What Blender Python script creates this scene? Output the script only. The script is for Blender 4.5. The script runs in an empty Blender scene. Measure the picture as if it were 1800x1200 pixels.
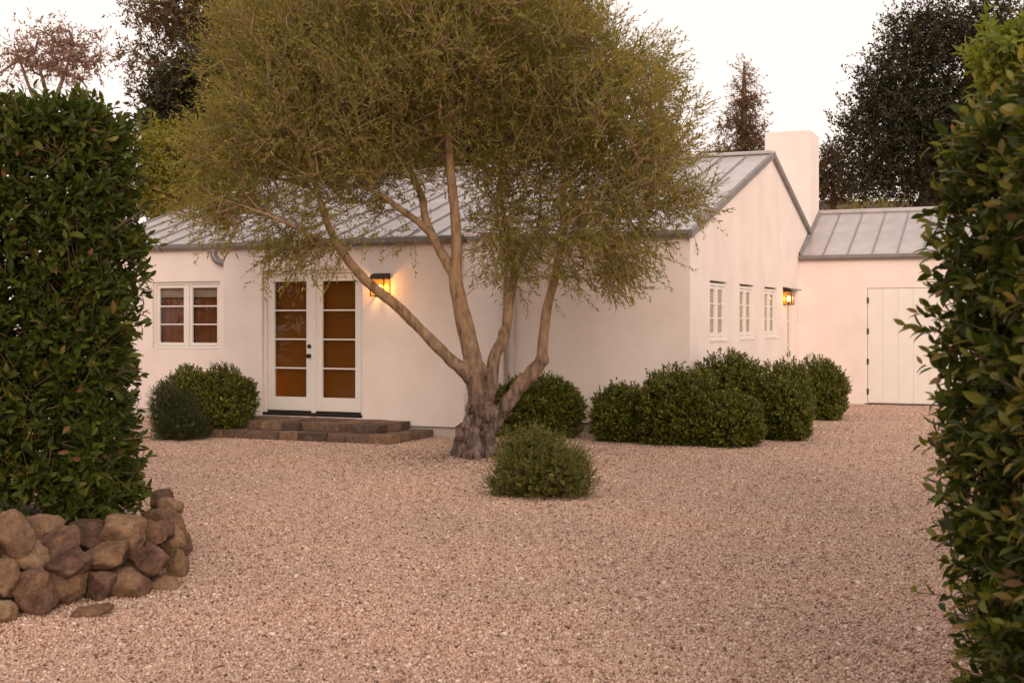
import bpy, bmesh, math, random
import numpy as np
from mathutils import Vector, Matrix, noise

R = math.radians
rng = np.random.default_rng(7)
random.seed(7)
scene = bpy.context.scene
COL = scene.collection

# ------------------------------------------------------------------ camera, sky, sun, exposure
F = 2261.0            # focal length in photo pixels (1800 wide)
CAM_H = 1.62
HOR = 565.0           # horizon row
cam_d = bpy.data.cameras.new('camera')
cam = bpy.data.objects.new('camera', cam_d)
COL.objects.link(cam)
cam.location = (0, 0, CAM_H)
cam.rotation_euler = (R(90), 0, 0)
cam_d.sensor_width = 36.0
cam_d.lens = F / 1800 * 36
cam_d.shift_y = -(600 - HOR) / 1800
cam_d.clip_start = 0.05
cam_d.clip_end = 1000
cam_d.dof.use_dof = True
cam_d.dof.focus_distance = 16.0
cam_d.dof.aperture_fstop = 5.6
scene.camera = cam

SUN_ELEV, SUN_AZ = R(16), R(168)          # azimuth clockwise from +Y
world = bpy.data.worlds.new('World')
scene.world = world
world.use_nodes = True
wn = world.node_tree
wn.nodes.clear()
sky = wn.nodes.new('ShaderNodeTexSky')
sky.sky_type = 'NISHITA'
sky.sun_disc = False
sky.sun_elevation = SUN_ELEV
sky.sun_rotation = SUN_AZ
sky.altitude = 50
sky.air_density = 1.0
sky.dust_density = 3.0
sky.ozone_density = 1.0
mixs = wn.nodes.new('ShaderNodeMix')
mixs.data_type = 'RGBA'
mixs.inputs[0].default_value = 0.86
mixs.inputs[7].default_value = (9.3, 7.85, 7.1, 1)   # thin even high cloud at dusk
bg = wn.nodes.new('ShaderNodeBackground')
bg.inputs[1].default_value = 0.10
wo = wn.nodes.new('ShaderNodeOutputWorld')
wn.links.new(sky.outputs[0], mixs.inputs[6])
wn.links.new(mixs.outputs[2], bg.inputs[0])
wn.links.new(bg.outputs[0], wo.inputs[0])

sun_d = bpy.data.lights.new('sun', 'SUN')
sun_d.energy = 1.0
sun_d.angle = R(30)
sun_d.color = (1.0, 0.78, 0.64)
sun = bpy.data.objects.new('sun', sun_d)
COL.objects.link(sun)
sd = Vector((math.sin(SUN_AZ) * math.cos(SUN_ELEV), math.cos(SUN_AZ) * math.cos(SUN_ELEV), math.sin(SUN_ELEV)))
sun.rotation_euler = sd.to_track_quat('Z', 'Y').to_euler()
sun.location = (30, 0, 20)

scene.view_settings.view_transform = 'Standard'
scene.view_settings.look = 'None'
scene.view_settings.exposure = 0.53
scene.view_settings.gamma = 1.0
scene.render.engine = 'CYCLES'
scene.cycles.max_bounces = 8
scene.cycles.transparent_max_bounces = 16

# ------------------------------------------------------------------ materials
def new_mat(name):
    m = bpy.data.materials.new(name)
    m.use_nodes = True
    nt = m.node_tree
    return m, nt, nt.nodes['Principled BSDF']

def N(nt, t, **kw):
    n = nt.nodes.new(t)
    for k, v in kw.items():
        setattr(n, k, v)
    return n

def ramp(nt, stops):
    r = nt.nodes.new('ShaderNodeValToRGB')
    el = r.color_ramp.elements
    while len(el) < len(stops):
        el.new(0.5)
    for e, (p, c) in zip(el, stops):
        e.position = p
        e.color = (*c, 1)
    return r

def noise_mat(name, stops, scale=4, detail=6, rough=0.8, bump=0.0, bscale=40, metallic=0.0, spec=0.3, coord='Object', bdist=0.01, stretch=None):
    m, nt, p = new_mat(name)
    tc = N(nt, 'ShaderNodeTexCoord')
    src = tc.outputs[coord]
    if stretch:
        mp = N(nt, 'ShaderNodeMapping')
        mp.inputs['Scale'].default_value = stretch
        nt.links.new(src, mp.inputs[0]); src = mp.outputs[0]
    n1 = N(nt, 'ShaderNodeTexNoise')
    n1.inputs['Scale'].default_value = scale
    n1.inputs['Detail'].default_value = detail
    nt.links.new(src, n1.inputs['Vector'])
    r = ramp(nt, stops)
    nt.links.new(n1.outputs['Fac'], r.inputs[0])
    nt.links.new(r.outputs[0], p.inputs['Base Color'])
    p.inputs['Roughness'].default_value = rough
    p.inputs['Metallic'].default_value = metallic
    p.inputs['Specular IOR Level'].default_value = spec
    if bump:
        n2 = N(nt, 'ShaderNodeTexNoise')
        n2.inputs['Scale'].default_value = bscale
        n2.inputs['Detail'].default_value = 5
        nt.links.new(src, n2.inputs['Vector'])
        b = N(nt, 'ShaderNodeBump')
        b.inputs['Strength'].default_value = bump
        b.inputs['Distance'].default_value = bdist
        nt.links.new(n2.outputs['Fac'], b.inputs['Height'])
        nt.links.new(b.outputs[0], p.inputs['Normal'])
    return m

def leaf_mat(name, stops, trans=0.3, tcol=(0.12, 0.16, 0.02), rough=0.45, spec=0.35):
    m, nt, p = new_mat(name)
    g = N(nt, 'ShaderNodeNewGeometry')
    oi = N(nt, 'ShaderNodeObjectInfo')
    ad = N(nt, 'ShaderNodeMath', operation='ADD')
    fr = N(nt, 'ShaderNodeMath', operation='FRACT')
    nt.links.new(g.outputs['Random Per Island'], ad.inputs[0])
    nt.links.new(oi.outputs['Random'], ad.inputs[1])
    nt.links.new(ad.outputs[0], fr.inputs[0])
    r = ramp(nt, stops)
    nt.links.new(fr.outputs[0], r.inputs[0])
    nt.links.new(r.outputs[0], p.inputs['Base Color'])
    p.inputs['Roughness'].default_value = rough
    p.inputs['Specular IOR Level'].default_value = spec
    t = N(nt, 'ShaderNodeBsdfTranslucent')
    mx0 = N(nt, 'ShaderNodeMix', data_type='RGBA', blend_type='MIX')
    mx0.inputs[0].default_value = 0.5
    mx0.inputs[7].default_value = (*tcol, 1)
    nt.links.new(r.outputs[0], mx0.inputs[6])
    nt.links.new(mx0.outputs[2], t.inputs[0])
    ms = N(nt, 'ShaderNodeMixShader')
    ms.inputs[0].default_value = trans
    nt.links.new(p.outputs[0], ms.inputs[1])
    nt.links.new(t.outputs[0], ms.inputs[2])
    nt.links.new(ms.outputs[0], nt.nodes['Material Output'].inputs[0])
    return m

def emit_mat(name, col, s):
    m, nt, p = new_mat(name)
    p.inputs['Base Color'].default_value = (*col, 1)
    p.inputs['Emission Color'].default_value = (*col, 1)
    p.inputs['Emission Strength'].default_value = s
    return m

def glass_mat(name, tint=(1, 1, 1), rough=0.02, ior=1.45):
    m, nt, p = new_mat(name)
    nt.nodes.remove(p)
    f = N(nt, 'ShaderNodeFresnel'); f.inputs[0].default_value = ior
    t = N(nt, 'ShaderNodeBsdfTransparent'); t.inputs[0].default_value = (*tint, 1)
    g = N(nt, 'ShaderNodeBsdfGlossy'); g.inputs['Roughness'].default_value = rough
    ms = N(nt, 'ShaderNodeMixShader')
    ge = N(nt, 'ShaderNodeNewGeometry')
    sb = N(nt, 'ShaderNodeMath', operation='SUBTRACT'); sb.inputs[0].default_value = 1.0
    mu = N(nt, 'ShaderNodeMath', operation='MULTIPLY')
    nt.links.new(ge.outputs['Backfacing'], sb.inputs[1]); nt.links.new(f.outputs[0], mu.inputs[0]); nt.links.new(sb.outputs[0], mu.inputs[1])
    nt.links.new(mu.outputs[0], ms.inputs[0]); nt.links.new(t.outputs[0], ms.inputs[1]); nt.links.new(g.outputs[0], ms.inputs[2])
    nt.links.new(ms.outputs[0], nt.nodes['Material Output'].inputs[0])
    return m

M = {}
M['stucco'] = noise_mat('stucco', [(0.30, (0.77, 0.68, 0.63)), (0.5, (0.82, 0.73, 0.68)), (0.72, (0.86, 0.77, 0.72))], scale=1.6, detail=8, rough=0.9, bump=0.35, bscale=9, spec=0.15, bdist=0.012)
M['plinth'] = noise_mat('plinth', [(0.3, (0.50, 0.44, 0.40)), (0.7, (0.64, 0.58, 0.53))], scale=5, rough=0.9, bump=0.3, spec=0.1)
M['paint'] = noise_mat('cream_paint', [(0.3, (0.76, 0.72, 0.67)), (0.7, (0.80, 0.76, 0.71))], scale=3, rough=0.5, spec=0.4)
M['roof'] = noise_mat('galvanised_roof', [(0.3, (0.44, 0.41, 0.405)), (0.55, (0.53, 0.495, 0.49)), (0.75, (0.60, 0.56, 0.55))], scale=2.2, detail=7, rough=0.42, metallic=0.55, bump=0.12, bscale=3, spec=0.5)
M['seam'] = noise_mat('roof_seam', [(0.3, (0.25, 0.235, 0.24)), (0.7, (0.34, 0.32, 0.33))], scale=4, rough=0.45, metallic=0.5)
M['gutter'] = noise_mat('gutter_metal', [(0.3, (0.20, 0.185, 0.18)), (0.7, (0.28, 0.26, 0.25))], scale=4, rough=0.5, metallic=0.4)
M['downpipe'] = noise_mat('painted_pipe', [(0.3, (0.50, 0.44, 0.40)), (0.7, (0.56, 0.50, 0.46))], scale=4, rough=0.55)
M['black'] = noise_mat('dark_bronze', [(0.3, (0.018, 0.015, 0.013)), (0.7, (0.035, 0.03, 0.026))], scale=8, rough=0.45, metallic=0.3)
M['brass'] = noise_mat('aged_brass', [(0.3, (0.42, 0.22, 0.08)), (0.7, (0.58, 0.32, 0.12))], scale=9, rough=0.4, metallic=0.5)
M['glass'] = glass_mat('window_glass')
M['lamp_glass'] = glass_mat('lantern_glass', tint=(1, 0.86, 0.62))
M['shade'] = leaf_mat('amber_shade', [(0, (0.215, 0.085, 0.014)), (1, (0.215, 0.085, 0.014))], trans=0.35, tcol=(0.5, 0.2, 0.05), rough=0.9, spec=0.05)
M['curtain'] = noise_mat('rust_curtain', [(0.3, (0.13, 0.05, 0.022)), (0.7, (0.20, 0.08, 0.035))], scale=6, rough=0.9, spec=0.05, stretch=(6, 6, 0.5))
M['blind'] = noise_mat('linen_blind', [(0.3, (0.33, 0.255, 0.165)), (0.7, (0.40, 0.315, 0.21))], scale=5, rough=0.9, spec=0.05)
M['valance'] = noise_mat('pale_blind', [(0.3, (0.22, 0.17, 0.12)), (0.7, (0.27, 0.21, 0.15))], scale=5, rough=0.9)
M['dark_room'] = noise_mat('dark_room', [(0.3, (0.03, 0.02, 0.015)), (0.7, (0.05, 0.03, 0.02))], scale=2)
M['bulb'] = emit_mat('bulb_glow', (1.0, 0.52, 0.18), 45)
M['soil'] = noise_mat('soil', [(0.3, (0.05, 0.032, 0.022)), (0.7, (0.12, 0.08, 0.055))], scale=9, rough=1, bump=1.0, bscale=30, bdist=0.03)

def gravel_mat(name, island):
    m, nt, p = new_mat(name)
    g = N(nt, 'ShaderNodeNewGeometry')
    if island:
        src = g.outputs['Random Per Island']
    else:
        v = N(nt, 'ShaderNodeTexVoronoi'); v.inputs['Scale'].default_value = 75
        nt.links.new(g.outputs['Position'], v.inputs['Vector'])
        s = N(nt, 'ShaderNodeSeparateColor'); nt.links.new(v.outputs['Color'], s.inputs[0])
        src = s.outputs[0]
        b = N(nt, 'ShaderNodeBump'); b.invert = True
        b.inputs['Strength'].default_value = 0.8; b.inputs['Distance'].default_value = 0.01
        nt.links.new(v.outputs['Distance'], b.inputs['Height']); nt.links.new(b.outputs[0], p.inputs['Normal'])
    r = ramp(nt, [(0.0, (0.09, 0.053, 0.042)), (0.10, (0.28, 0.165, 0.12)), (0.26, (0.46, 0.305, 0.225)), (0.5, (0.58, 0.41, 0.315)), (0.72, (0.53, 0.39, 0.315)), (0.86, (0.68, 0.52, 0.42)), (1.0, (0.78, 0.67, 0.57))])
    nt.links.new(src, r.inputs[0])
    # broad drift of redder and greyer stone
    n1 = N(nt, 'ShaderNodeTexNoise'); n1.inputs['Scale'].default_value = 0.55; n1.inputs['Detail'].default_value = 5
    nt.links.new(g.outputs['Position'], n1.inputs['Vector'])
    r2 = ramp(nt, [(0.34, (0.94, 0.93, 0.93)), (0.5, (1.0, 0.985, 0.975)), (0.66, (1.06, 1.01, 0.97))])
    nt.links.new(n1.outputs['Fac'], r2.inputs[0])
    mx = N(nt, 'ShaderNodeMix', data_type='RGBA', blend_type='MULTIPLY'); mx.inputs[0].default_value = 1
    nt.links.new(r.outputs[0], mx.inputs[6]); nt.links.new(r2.outputs[0], mx.inputs[7])
    nt.links.new(mx.outputs[2], p.inputs['Base Color'])
    p.inputs['Roughness'].default_value = 0.85
    p.inputs['Specular IOR Level'].default_value = 0.2
    return m
M['gravel'] = gravel_mat('gravel_stone', True)
M['ground'] = gravel_mat('gravel_ground', False)

def stone_mat(name, stops):
    m, nt, p = new_mat(name)
    tc = N(nt, 'ShaderNodeTexCoord'); oi = N(nt, 'ShaderNodeObjectInfo')
    vm = N(nt, 'ShaderNodeVectorMath', operation='ADD')
    sc = N(nt, 'ShaderNodeVectorMath', operation='SCALE'); sc.inputs[3].default_value = 37
    cx = N(nt, 'ShaderNodeCombineXYZ')
    for k in range(3): nt.links.new(oi.outputs['Random'], cx.inputs[k])
    nt.links.new(cx.outputs[0], sc.inputs[0]); nt.links.new(sc.outputs[0], vm.inputs[1]); nt.links.new(tc.outputs['Object'], vm.inputs[0])
    n1 = N(nt, 'ShaderNodeTexNoise'); n1.inputs['Scale'].default_value = 9; n1.inputs['Detail'].default_value = 11; n1.inputs['Roughness'].default_value = 0.74
    nt.links.new(vm.outputs[0], n1.inputs['Vector'])
    # per-stone offset of the ramp
    mr = N(nt, 'ShaderNodeMapRange'); mr.inputs[3].default_value = -0.17; mr.inputs[4].default_value = 0.20
    nt.links.new(oi.outputs['Random'], mr.inputs[0])
    ad = N(nt, 'ShaderNodeMath', operation='ADD')
    nt.links.new(n1.outputs['Fac'], ad.inputs[0]); nt.links.new(mr.outputs[0], ad.inputs[1])
    r = ramp(nt, stops); nt.links.new(ad.outputs[0], r.inputs[0])
    n4 = N(nt, 'ShaderNodeTexNoise'); n4.inputs['Scale'].default_value = 34; n4.inputs['Detail'].default_value = 10; n4.inputs['Roughness'].default_value = 0.8
    nt.links.new(vm.outputs[0], n4.inputs['Vector'])
    r4 = ramp(nt, [(0.36, (0.42, 0.38, 0.36)), (0.46, (0.86, 0.84, 0.82)), (0.56, (1.0, 1.0, 1.0)), (0.68, (1.3, 1.28, 1.22))]); nt.links.new(n4.outputs['Fac'], r4.inputs[0])
    mx4 = N(nt, 'ShaderNodeMix', data_type='RGBA', blend_type='MULTIPLY'); mx4.inputs[0].default_value = 1
    nt.links.new(r.outputs[0], mx4.inputs[6]); nt.links.new(r4.outputs[0], mx4.inputs[7])
    nt.links.new(mx4.outputs[2], p.inputs['Base Color'])
    n2 = N(nt, 'ShaderNodeTexNoise'); n2.inputs['Scale'].default_value = 22; n2.inputs['Detail'].default_value = 12; n2.inputs['Roughness'].default_value = 0.75
    nt.links.new(vm.outputs[0], n2.inputs['Vector'])
    b = N(nt, 'ShaderNodeBump'); b.inputs['Strength'].default_value = 1.0; b.inputs['Distance'].default_value = 0.03
    nt.links.new(n2.outputs['Fac'], b.inputs['Height']); nt.links.new(b.outputs[0], p.inputs['Normal'])
    p.inputs['Roughness'].default_value = 0.9; p.inputs['Specular IOR Level'].default_value = 0.2
    return m
M['stone'] = stone_mat('fieldstone', [(0.20, (0.06, 0.036, 0.028)), (0.38, (0.16, 0.092, 0.066)), (0.50, (0.25, 0.15, 0.098)), (0.62, (0.32, 0.20, 0.115)), (0.80, (0.42, 0.30, 0.20))])
M['step_stone'] = stone_mat('step_stone', [(0.22, (0.075, 0.05, 0.04)), (0.42, (0.155, 0.105, 0.08)), (0.56, (0.215, 0.145, 0.107)), (0.70, (0.29, 0.18, 0.11)), (0.85, (0.35, 0.26, 0.19))])
M['mortar'] = noise_mat('mortar', [(0.3, (0.20, 0.15, 0.12)), (0.7, (0.30, 0.23, 0.19))], scale=12, rough=1, bump=0.6)

def bark_mat(name, stops, bscale, low=None):
    m, nt, p = new_mat(name)
    tc = N(nt, 'ShaderNodeTexCoord')
    mp = N(nt, 'ShaderNodeMapping'); mp.inputs['Scale'].default_value = (1, 1, 0.35)
    nt.links.new(tc.outputs['Object'], mp.inputs[0])
    n1 = N(nt, 'ShaderNodeTexNoise'); n1.inputs['Scale'].default_value = bscale; n1.inputs['Detail'].default_value = 9; n1.inputs['Roughness'].default_value = 0.65
    nt.links.new(mp.outputs[0], n1.inputs['Vector'])
    r = ramp(nt, stops); nt.links.new(n1.outputs['Fac'], r.inputs[0])
    out = r.outputs[0]
    if low:                        # older, rougher bark on the bole
        sx = N(nt, 'ShaderNodeSeparateXYZ'); nt.links.new(tc.outputs['Object'], sx.inputs[0])
        mr = N(nt, 'ShaderNodeMapRange'); mr.inputs[1].default_value = 0.45; mr.inputs[2].default_value = 1.75
        n3 = N(nt, 'ShaderNodeTexNoise'); n3.inputs['Scale'].default_value = 6
        nt.links.new(tc.outputs['Object'], n3.inputs['Vector'])
        a2 = N(nt, 'ShaderNodeMath', operation='ADD'); nt.links.new(sx.outputs[2], a2.inputs[0])
        m3 = N(nt, 'ShaderNodeMath', operation='MULTIPLY_ADD'); m3.inputs[1].default_value = 1.2; m3.inputs[2].default_value = -0.6
        nt.links.new(n3.outputs['Fac'], m3.inputs[0]); nt.links.new(m3.outputs[0], a2.inputs[1])
        nt.links.new(a2.outputs[0], mr.inputs[0])
        r3 = ramp(nt, low); nt.links.new(n1.outputs['Fac'], r3.inputs[0])
        mx = N(nt, 'ShaderNodeMix', data_type='RGBA')
        nt.links.new(mr.outputs[0], mx.inputs[0]); nt.links.new(r3.outputs[0], mx.inputs[6]); nt.links.new(r.outputs[0], mx.inputs[7])
        out = mx.outputs[2]
    nt.links.new(out, p.inputs['Base Color'])
    n2 = N(nt, 'ShaderNodeTexNoise'); n2.inputs['Scale'].default_value = bscale * 2.2; n2.inputs['Detail'].default_value = 8
    nt.links.new(mp.outputs[0], n2.inputs['Vector'])
    b = N(nt, 'ShaderNodeBump'); b.inputs['Strength'].default_value = 0.8; b.inputs['Distance'].default_value = 0.015
    nt.links.new(n2.outputs['Fac'], b.inputs['Height']); nt.links.new(b.outputs[0], p.inputs['Normal'])
    p.inputs['Roughness'].default_value = 0.9; p.inputs['Specular IOR Level'].default_value = 0.15
    return m
M['olive_bark'] = bark_mat('olive_bark', [(0.30, (0.07, 0.042, 0.026)), (0.40, (0.20, 0.128, 0.072)), (0.52, (0.29, 0.19, 0.11)), (0.72, (0.36, 0.25, 0.155))], 14,
                           low=[(0.36, (0.035, 0.024, 0.020)), (0.5, (0.125, 0.088, 0.075)), (0.70, (0.29, 0.22, 0.19))])
M['bark'] = bark_mat('dark_bark', [(0.3, (0.05, 0.035, 0.025)), (0.7, (0.14, 0.10, 0.07))], 6)
M['pale_bark'] = bark_mat('pale_bark', [(0.3, (0.13, 0.085, 0.06)), (0.7, (0.26, 0.18, 0.13))], 5)
M['twig'] = noise_mat('twig_bark', [(0.3, (0.13, 0.085, 0.05)), (0.7, (0.25, 0.17, 0.10))], scale=8, rough=0.9)

M['olive_twig'] = noise_mat('olive_twig', [(0.3, (0.22, 0.15, 0.085)), (0.7, (0.36, 0.26, 0.15))], scale=8, rough=0.9)
M['olive_leaf'] = leaf_mat('olive_leaf', [(0.0, (0.10, 0.11, 0.02)), (0.4, (0.19, 0.19, 0.035)), (0.7, (0.28, 0.25, 0.055)), (0.88, (0.36, 0.28, 0.075)), (1.0, (0.42, 0.26, 0.09))], trans=0.5, tcol=(0.5, 0.40, 0.06))
M['hedge_leaf'] = leaf_mat('hedge_leaf', [(0.0, (0.024, 0.038, 0.004)), (0.45, (0.045, 0.064, 0.006)), (0.8, (0.078, 0.098, 0.010)), (0.955, (0.12, 0.135, 0.02)), (0.97, (0.17, 0.15, 0.03)), (1.0, (0.19, 0.085, 0.04))], trans=0.35, tcol=(0.10, 0.13, 0.015), rough=0.5, spec=0.22)
M['fresh_leaf'] = leaf_mat('fresh_leaf', [(0.0, (0.10, 0.13, 0.02)), (0.5, (0.17, 0.18, 0.03)), (0.8, (0.26, 0.22, 0.04)), (1.0, (0.30, 0.15, 0.06))], trans=0.4, tcol=(0.35, 0.32, 0.04), rough=0.4)
M['shrub_leaf'] = leaf_mat('shrub_leaf', [(0.0, (0.035, 0.048, 0.006)), (0.45, (0.09, 0.106, 0.010)), (0.8, (0.17, 0.175, 0.018)), (1.0, (0.30, 0.27, 0.035))], trans=0.25, tcol=(0.10, 0.13, 0.015), rough=0.45)
M['grey_shrub_leaf'] = leaf_mat('grey_shrub_leaf', [(0.0, (0.07, 0.08, 0.016)), (0.5, (0.14, 0.145, 0.03)), (0.85, (0.21, 0.20, 0.045)), (1.0, (0.30, 0.24, 0.07))], trans=0.25, tcol=(0.12, 0.13, 0.02))
M['rosemary_leaf'] = leaf_mat('rosemary_leaf', [(0.0, (0.03, 0.042, 0.012)), (0.6, (0.055, 0.062, 0.02)), (1.0, (0.09, 0.08, 0.03))], trans=0.2)
M['far_dark_leaf'] = leaf_mat('far_dark_leaf', [(0.0, (0.016, 0.017, 0.006)), (0.6, (0.032, 0.031, 0.010)), (1.0, (0.06, 0.052, 0.016))], trans=0.2, tcol=(0.08, 0.07, 0.01))
M['far_brown_leaf'] = leaf_mat('far_brown_leaf', [(0.0, (0.07, 0.05, 0.02)), (0.6, (0.13, 0.088, 0.036)), (1.0, (0.21, 0.135, 0.06))], trans=0.4, tcol=(0.2, 0.12, 0.04))
M['far_rust_leaf'] = leaf_mat('far_rust_leaf', [(0.0, (0.10, 0.06, 0.028)), (0.6, (0.18, 0.105, 0.05)), (1.0, (0.28, 0.16, 0.08))], trans=0.45, tcol=(0.28, 0.15, 0.06))
M['far_haze_leaf'] = leaf_mat('far_haze_leaf', [(0.0, (0.22, 0.135, 0.095)), (0.6, (0.32, 0.20, 0.14)), (1.0, (0.42, 0.27, 0.20))], trans=0.5, tcol=(0.3, 0.17, 0.1))  # backlight and distance haze are put into this pale leaf colour
M['yellow_leaf'] = leaf_mat('yellow_green_leaf', [(0.0, (0.11, 0.11, 0.015)), (0.5, (0.20, 0.18, 0.022)), (1.0, (0.32, 0.27, 0.035))], trans=0.4, tcol=(0.3, 0.26, 0.02))
M['maple_leaf'] = leaf_mat('bright_leaf', [(0.0, (0.10, 0.14, 0.015)), (0.5, (0.17, 0.21, 0.022)), (1.0, (0.26, 0.28, 0.04))], trans=0.4, tcol=(0.35, 0.38, 0.03))
M['litter'] = leaf_mat('dry_leaf', [(0.0, (0.08, 0.035, 0.018)), (0.6, (0.18, 0.085, 0.045)), (1.0, (0.28, 0.15, 0.08))], trans=0.1, rough=0.8)
M['brown_roof'] = noise_mat('brown_shingle', [(0.3, (0.06, 0.04, 0.035)), (0.7, (0.12, 0.08, 0.07))], scale=14, rough=0.9, bump=0.5, bscale=12)
M['tan_wall'] = noise_mat('tan_wall', [(0.3, (0.25, 0.2, 0.17)), (0.7, (0.32, 0.26, 0.22))], scale=3, rough=0.9)

# ------------------------------------------------------------------ helpers
def link(o, parent=None):
    COL.objects.link(o)
    if parent is not None:
        o.parent = parent
    return o

def thing(name, label, cat, loc=(0, 0, 0), rz=0, group=None):
    o = bpy.data.objects.new(name, None)
    o.empty_display_size = 0.2
    o.location = loc; o.rotation_euler = (0, 0, rz)
    o['label'] = label; o['category'] = cat
    if group: o['group'] = group
    return link(o)

def mesh_obj(name, me, mat, parent=None, loc=None, smooth=False):
    me.materials.clear()
    me.materials.append(mat)
    if smooth:
        me.polygons.foreach_set('use_smooth', np.ones(len(me.polygons), dtype=bool))
    o = bpy.data.objects.new(name, me)
    if loc is not None: o.location = loc
    return link(o, parent)

def bm_obj(name, bm, mat, parent=None, loc=None, smooth=False, recalc=True):
    if recalc:
        bmesh.ops.recalc_face_normals(bm, faces=bm.faces)
    me = bpy.data.meshes.new(name)
    bm.to_mesh(me); bm.free()
    return mesh_obj(name, me, mat, parent, loc, smooth)

def fast_mesh(name, verts, faces):
    """verts (n,3); faces: list of int arrays (m,k)."""
    me = bpy.data.meshes.new(name)
    me.vertices.add(len(verts))
    me.vertices.foreach_set('co', np.asarray(verts, dtype=np.float32).ravel())
    loops = np.concatenate([f.ravel() for f in faces]).astype(np.int32)
    tot = np.concatenate([np.full(len(f), f.shape[1]) for f in faces]).astype(np.int32)
    start = np.concatenate([[0], np.cumsum(tot)[:-1]]).astype(np.int32)
    me.loops.add(len(loops)); me.loops.foreach_set('vertex_index', loops)
    me.polygons.add(len(tot)); me.polygons.foreach_set('loop_start', start)
    me.update(calc_edges=True)
    return me

def box(bm, x0, x1, y0, y1, z0, z1, bev=0.0):
    vs = [bm.verts.new(p) for p in ((x0, y0, z0), (x1, y0, z0), (x1, y1, z0), (x0, y1, z0), (x0, y0, z1), (x1, y0, z1), (x1, y1, z1), (x0, y1, z1))]
    fs = [bm.faces.new([vs[i] for i in q]) for q in ((0, 3, 2, 1), (4, 5, 6, 7), (0, 1, 5, 4), (1, 2, 6, 5), (2, 3, 7, 6), (3, 0, 4, 7))]
    if bev:
        es = list({e for f in fs for e in f.edges})
        bmesh.ops.bevel(bm, geom=es, offset=bev, segments=2, profile=0.5, affect='EDGES')
    return bm

def box_obj(name, dims, mat, parent=None, bev=0.0, loc=None):
    bm = bmesh.new(); box(bm, *dims, bev=bev)
    return bm_obj(name, bm, mat, parent, loc)

def norm(a):
    return a / (np.linalg.norm(a, axis=-1, keepdims=True) + 1e-9)

def catmull(pts, n):
    pts = np.asarray(pts, float)
    P = np.vstack([2 * pts[0] - pts[1], pts, 2 * pts[-1] - pts[-2]])
    out = []
    for i in range(1, len(P) - 2):
        t = np.linspace(0, 1, n, endpoint=False)[:, None]
        p0, p1, p2, p3 = P[i - 1], P[i], P[i + 1], P[i + 2]
        out.append(0.5 * (2 * p1 + (p2 - p0) * t + (2 * p0 - 5 * p1 + 4 * p2 - p3) * t ** 2 + (3 * p1 - p0 - 3 * p2 + p3) * t ** 3))
    out.append(pts[-1:])
    return np.vstack(out)

def tube(bm, pts, rad, sides=8, cap=True):
    rings = []
    pts = [Vector(p) for p in pts]
    for i, p in enumerate(pts):
        d = (pts[min(i + 1, len(pts) - 1)] - pts[max(i - 1, 0)]).normalized()
        q = d.to_track_quat('Z', 'Y')
        r = rad[i] if hasattr(rad, '__len__') else rad
        rings.append([bm.verts.new(p + q @ Vector((r * math.cos(2 * math.pi * k / sides), r * math.sin(2 * math.pi * k / sides), 0))) for k in range(sides)])
    for a, b in zip(rings[:-1], rings[1:]):
        # align rings
        off = min(range(sides), key=lambda o: (a[0].co - b[o].co).length)
        for k in range(sides):
            bm.faces.new((a[k], a[(k + 1) % sides], b[(k + 1 + off) % sides], b[(k + off) % sides]))
    if cap:
        bm.faces.new(rings[0][::-1]); bm.faces.new(rings[-1])

def seg_tubes(name, A, B, ra, rb, sides=5):
    """many straight tapered segments as one mesh (numpy)."""
    A, B = np.asarray(A), np.asarray(B); ra, rb = np.asarray(ra), np.asarray(rb)
    n = len(A)
    d = norm(B - A)
    h = np.where(np.abs(d[:, 2:3]) > 0.9, np.array([[1., 0, 0]]), np.array([[0., 0, 1]]))
    x = norm(np.cross(h, d)); y = np.cross(d, x)
    ang = np.arange(sides) * 2 * np.pi / sides
    c, s = np.cos(ang), np.sin(ang)
    ring = x[:, None, :] * c[None, :, None] + y[:, None, :] * s[None, :, None]
    va = A[:, None, :] + ring * ra[:, None, None]
    vb = (B + d * rb[:, None] * 0.6)[:, None, :] + ring * rb[:, None, None]
    V = np.concatenate([va, vb], 1).reshape(-1, 3)
    base = (np.arange(n) * 2 * sides)[:, None]
    fs = []
    for k in range(sides):
        k2 = (k + 1) % sides
        fs.append(np.hstack([base + k, base + k2, base + sides + k2, base + sides + k]))
    return fast_mesh(name, V, [np.vstack(fs)])

# ---- leaves
def leaf_geo(pos, ax, nr, L, W, shape):
    ax = norm(ax); nr = norm(nr - (nr * ax).sum(1, keepdims=True) * ax); sd = np.cross(ax, nr)
    L = L[:, None]; W = W[:, None]; n = len(pos)
    if shape == 'diamond':
        mid = pos + ax * L * 0.45
        V = np.stack([pos, mid + sd * W / 2 + nr * W * 0.18, pos + ax * L - nr * L * 0.06, mid - sd * W / 2 + nr * W * 0.18], 1).reshape(-1, 3)
        b = (np.arange(n) * 4)[:, None]
        return V, [np.vstack([np.hstack([b, b + 1, b + 2]), np.hstack([b, b + 2, b + 3])])]
    rows = [pos]
    for f, wd, lift in ((0.22, 0.36, 0.025), (0.50, 0.50, 0.02), (0.78, 0.32, -0.025)):
        m = pos + ax * L * f + nr * L * lift
        rows += [m + sd * W * wd + nr * W * 0.13, m, m - sd * W * wd + nr * W * 0.13]
    rows.append(pos + ax * L - nr * L * 0.10)
    V = np.stack(rows, 1).reshape(-1, 3)
    b = (np.arange(n) * 11)[:, None]
    tri = np.vstack([np.hstack([b, b + 2, b + 1]), np.hstack([b, b + 3, b + 2]), np.hstack([b + 7, b + 8, b + 10]), np.hstack([b + 8, b + 9, b + 10])])
    quad = np.vstack([np.hstack([b + q, b + q + 1, b + q + 4, b + q + 3]) for q in (1, 2, 4, 5)])
    return V, [tri, quad]

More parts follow.
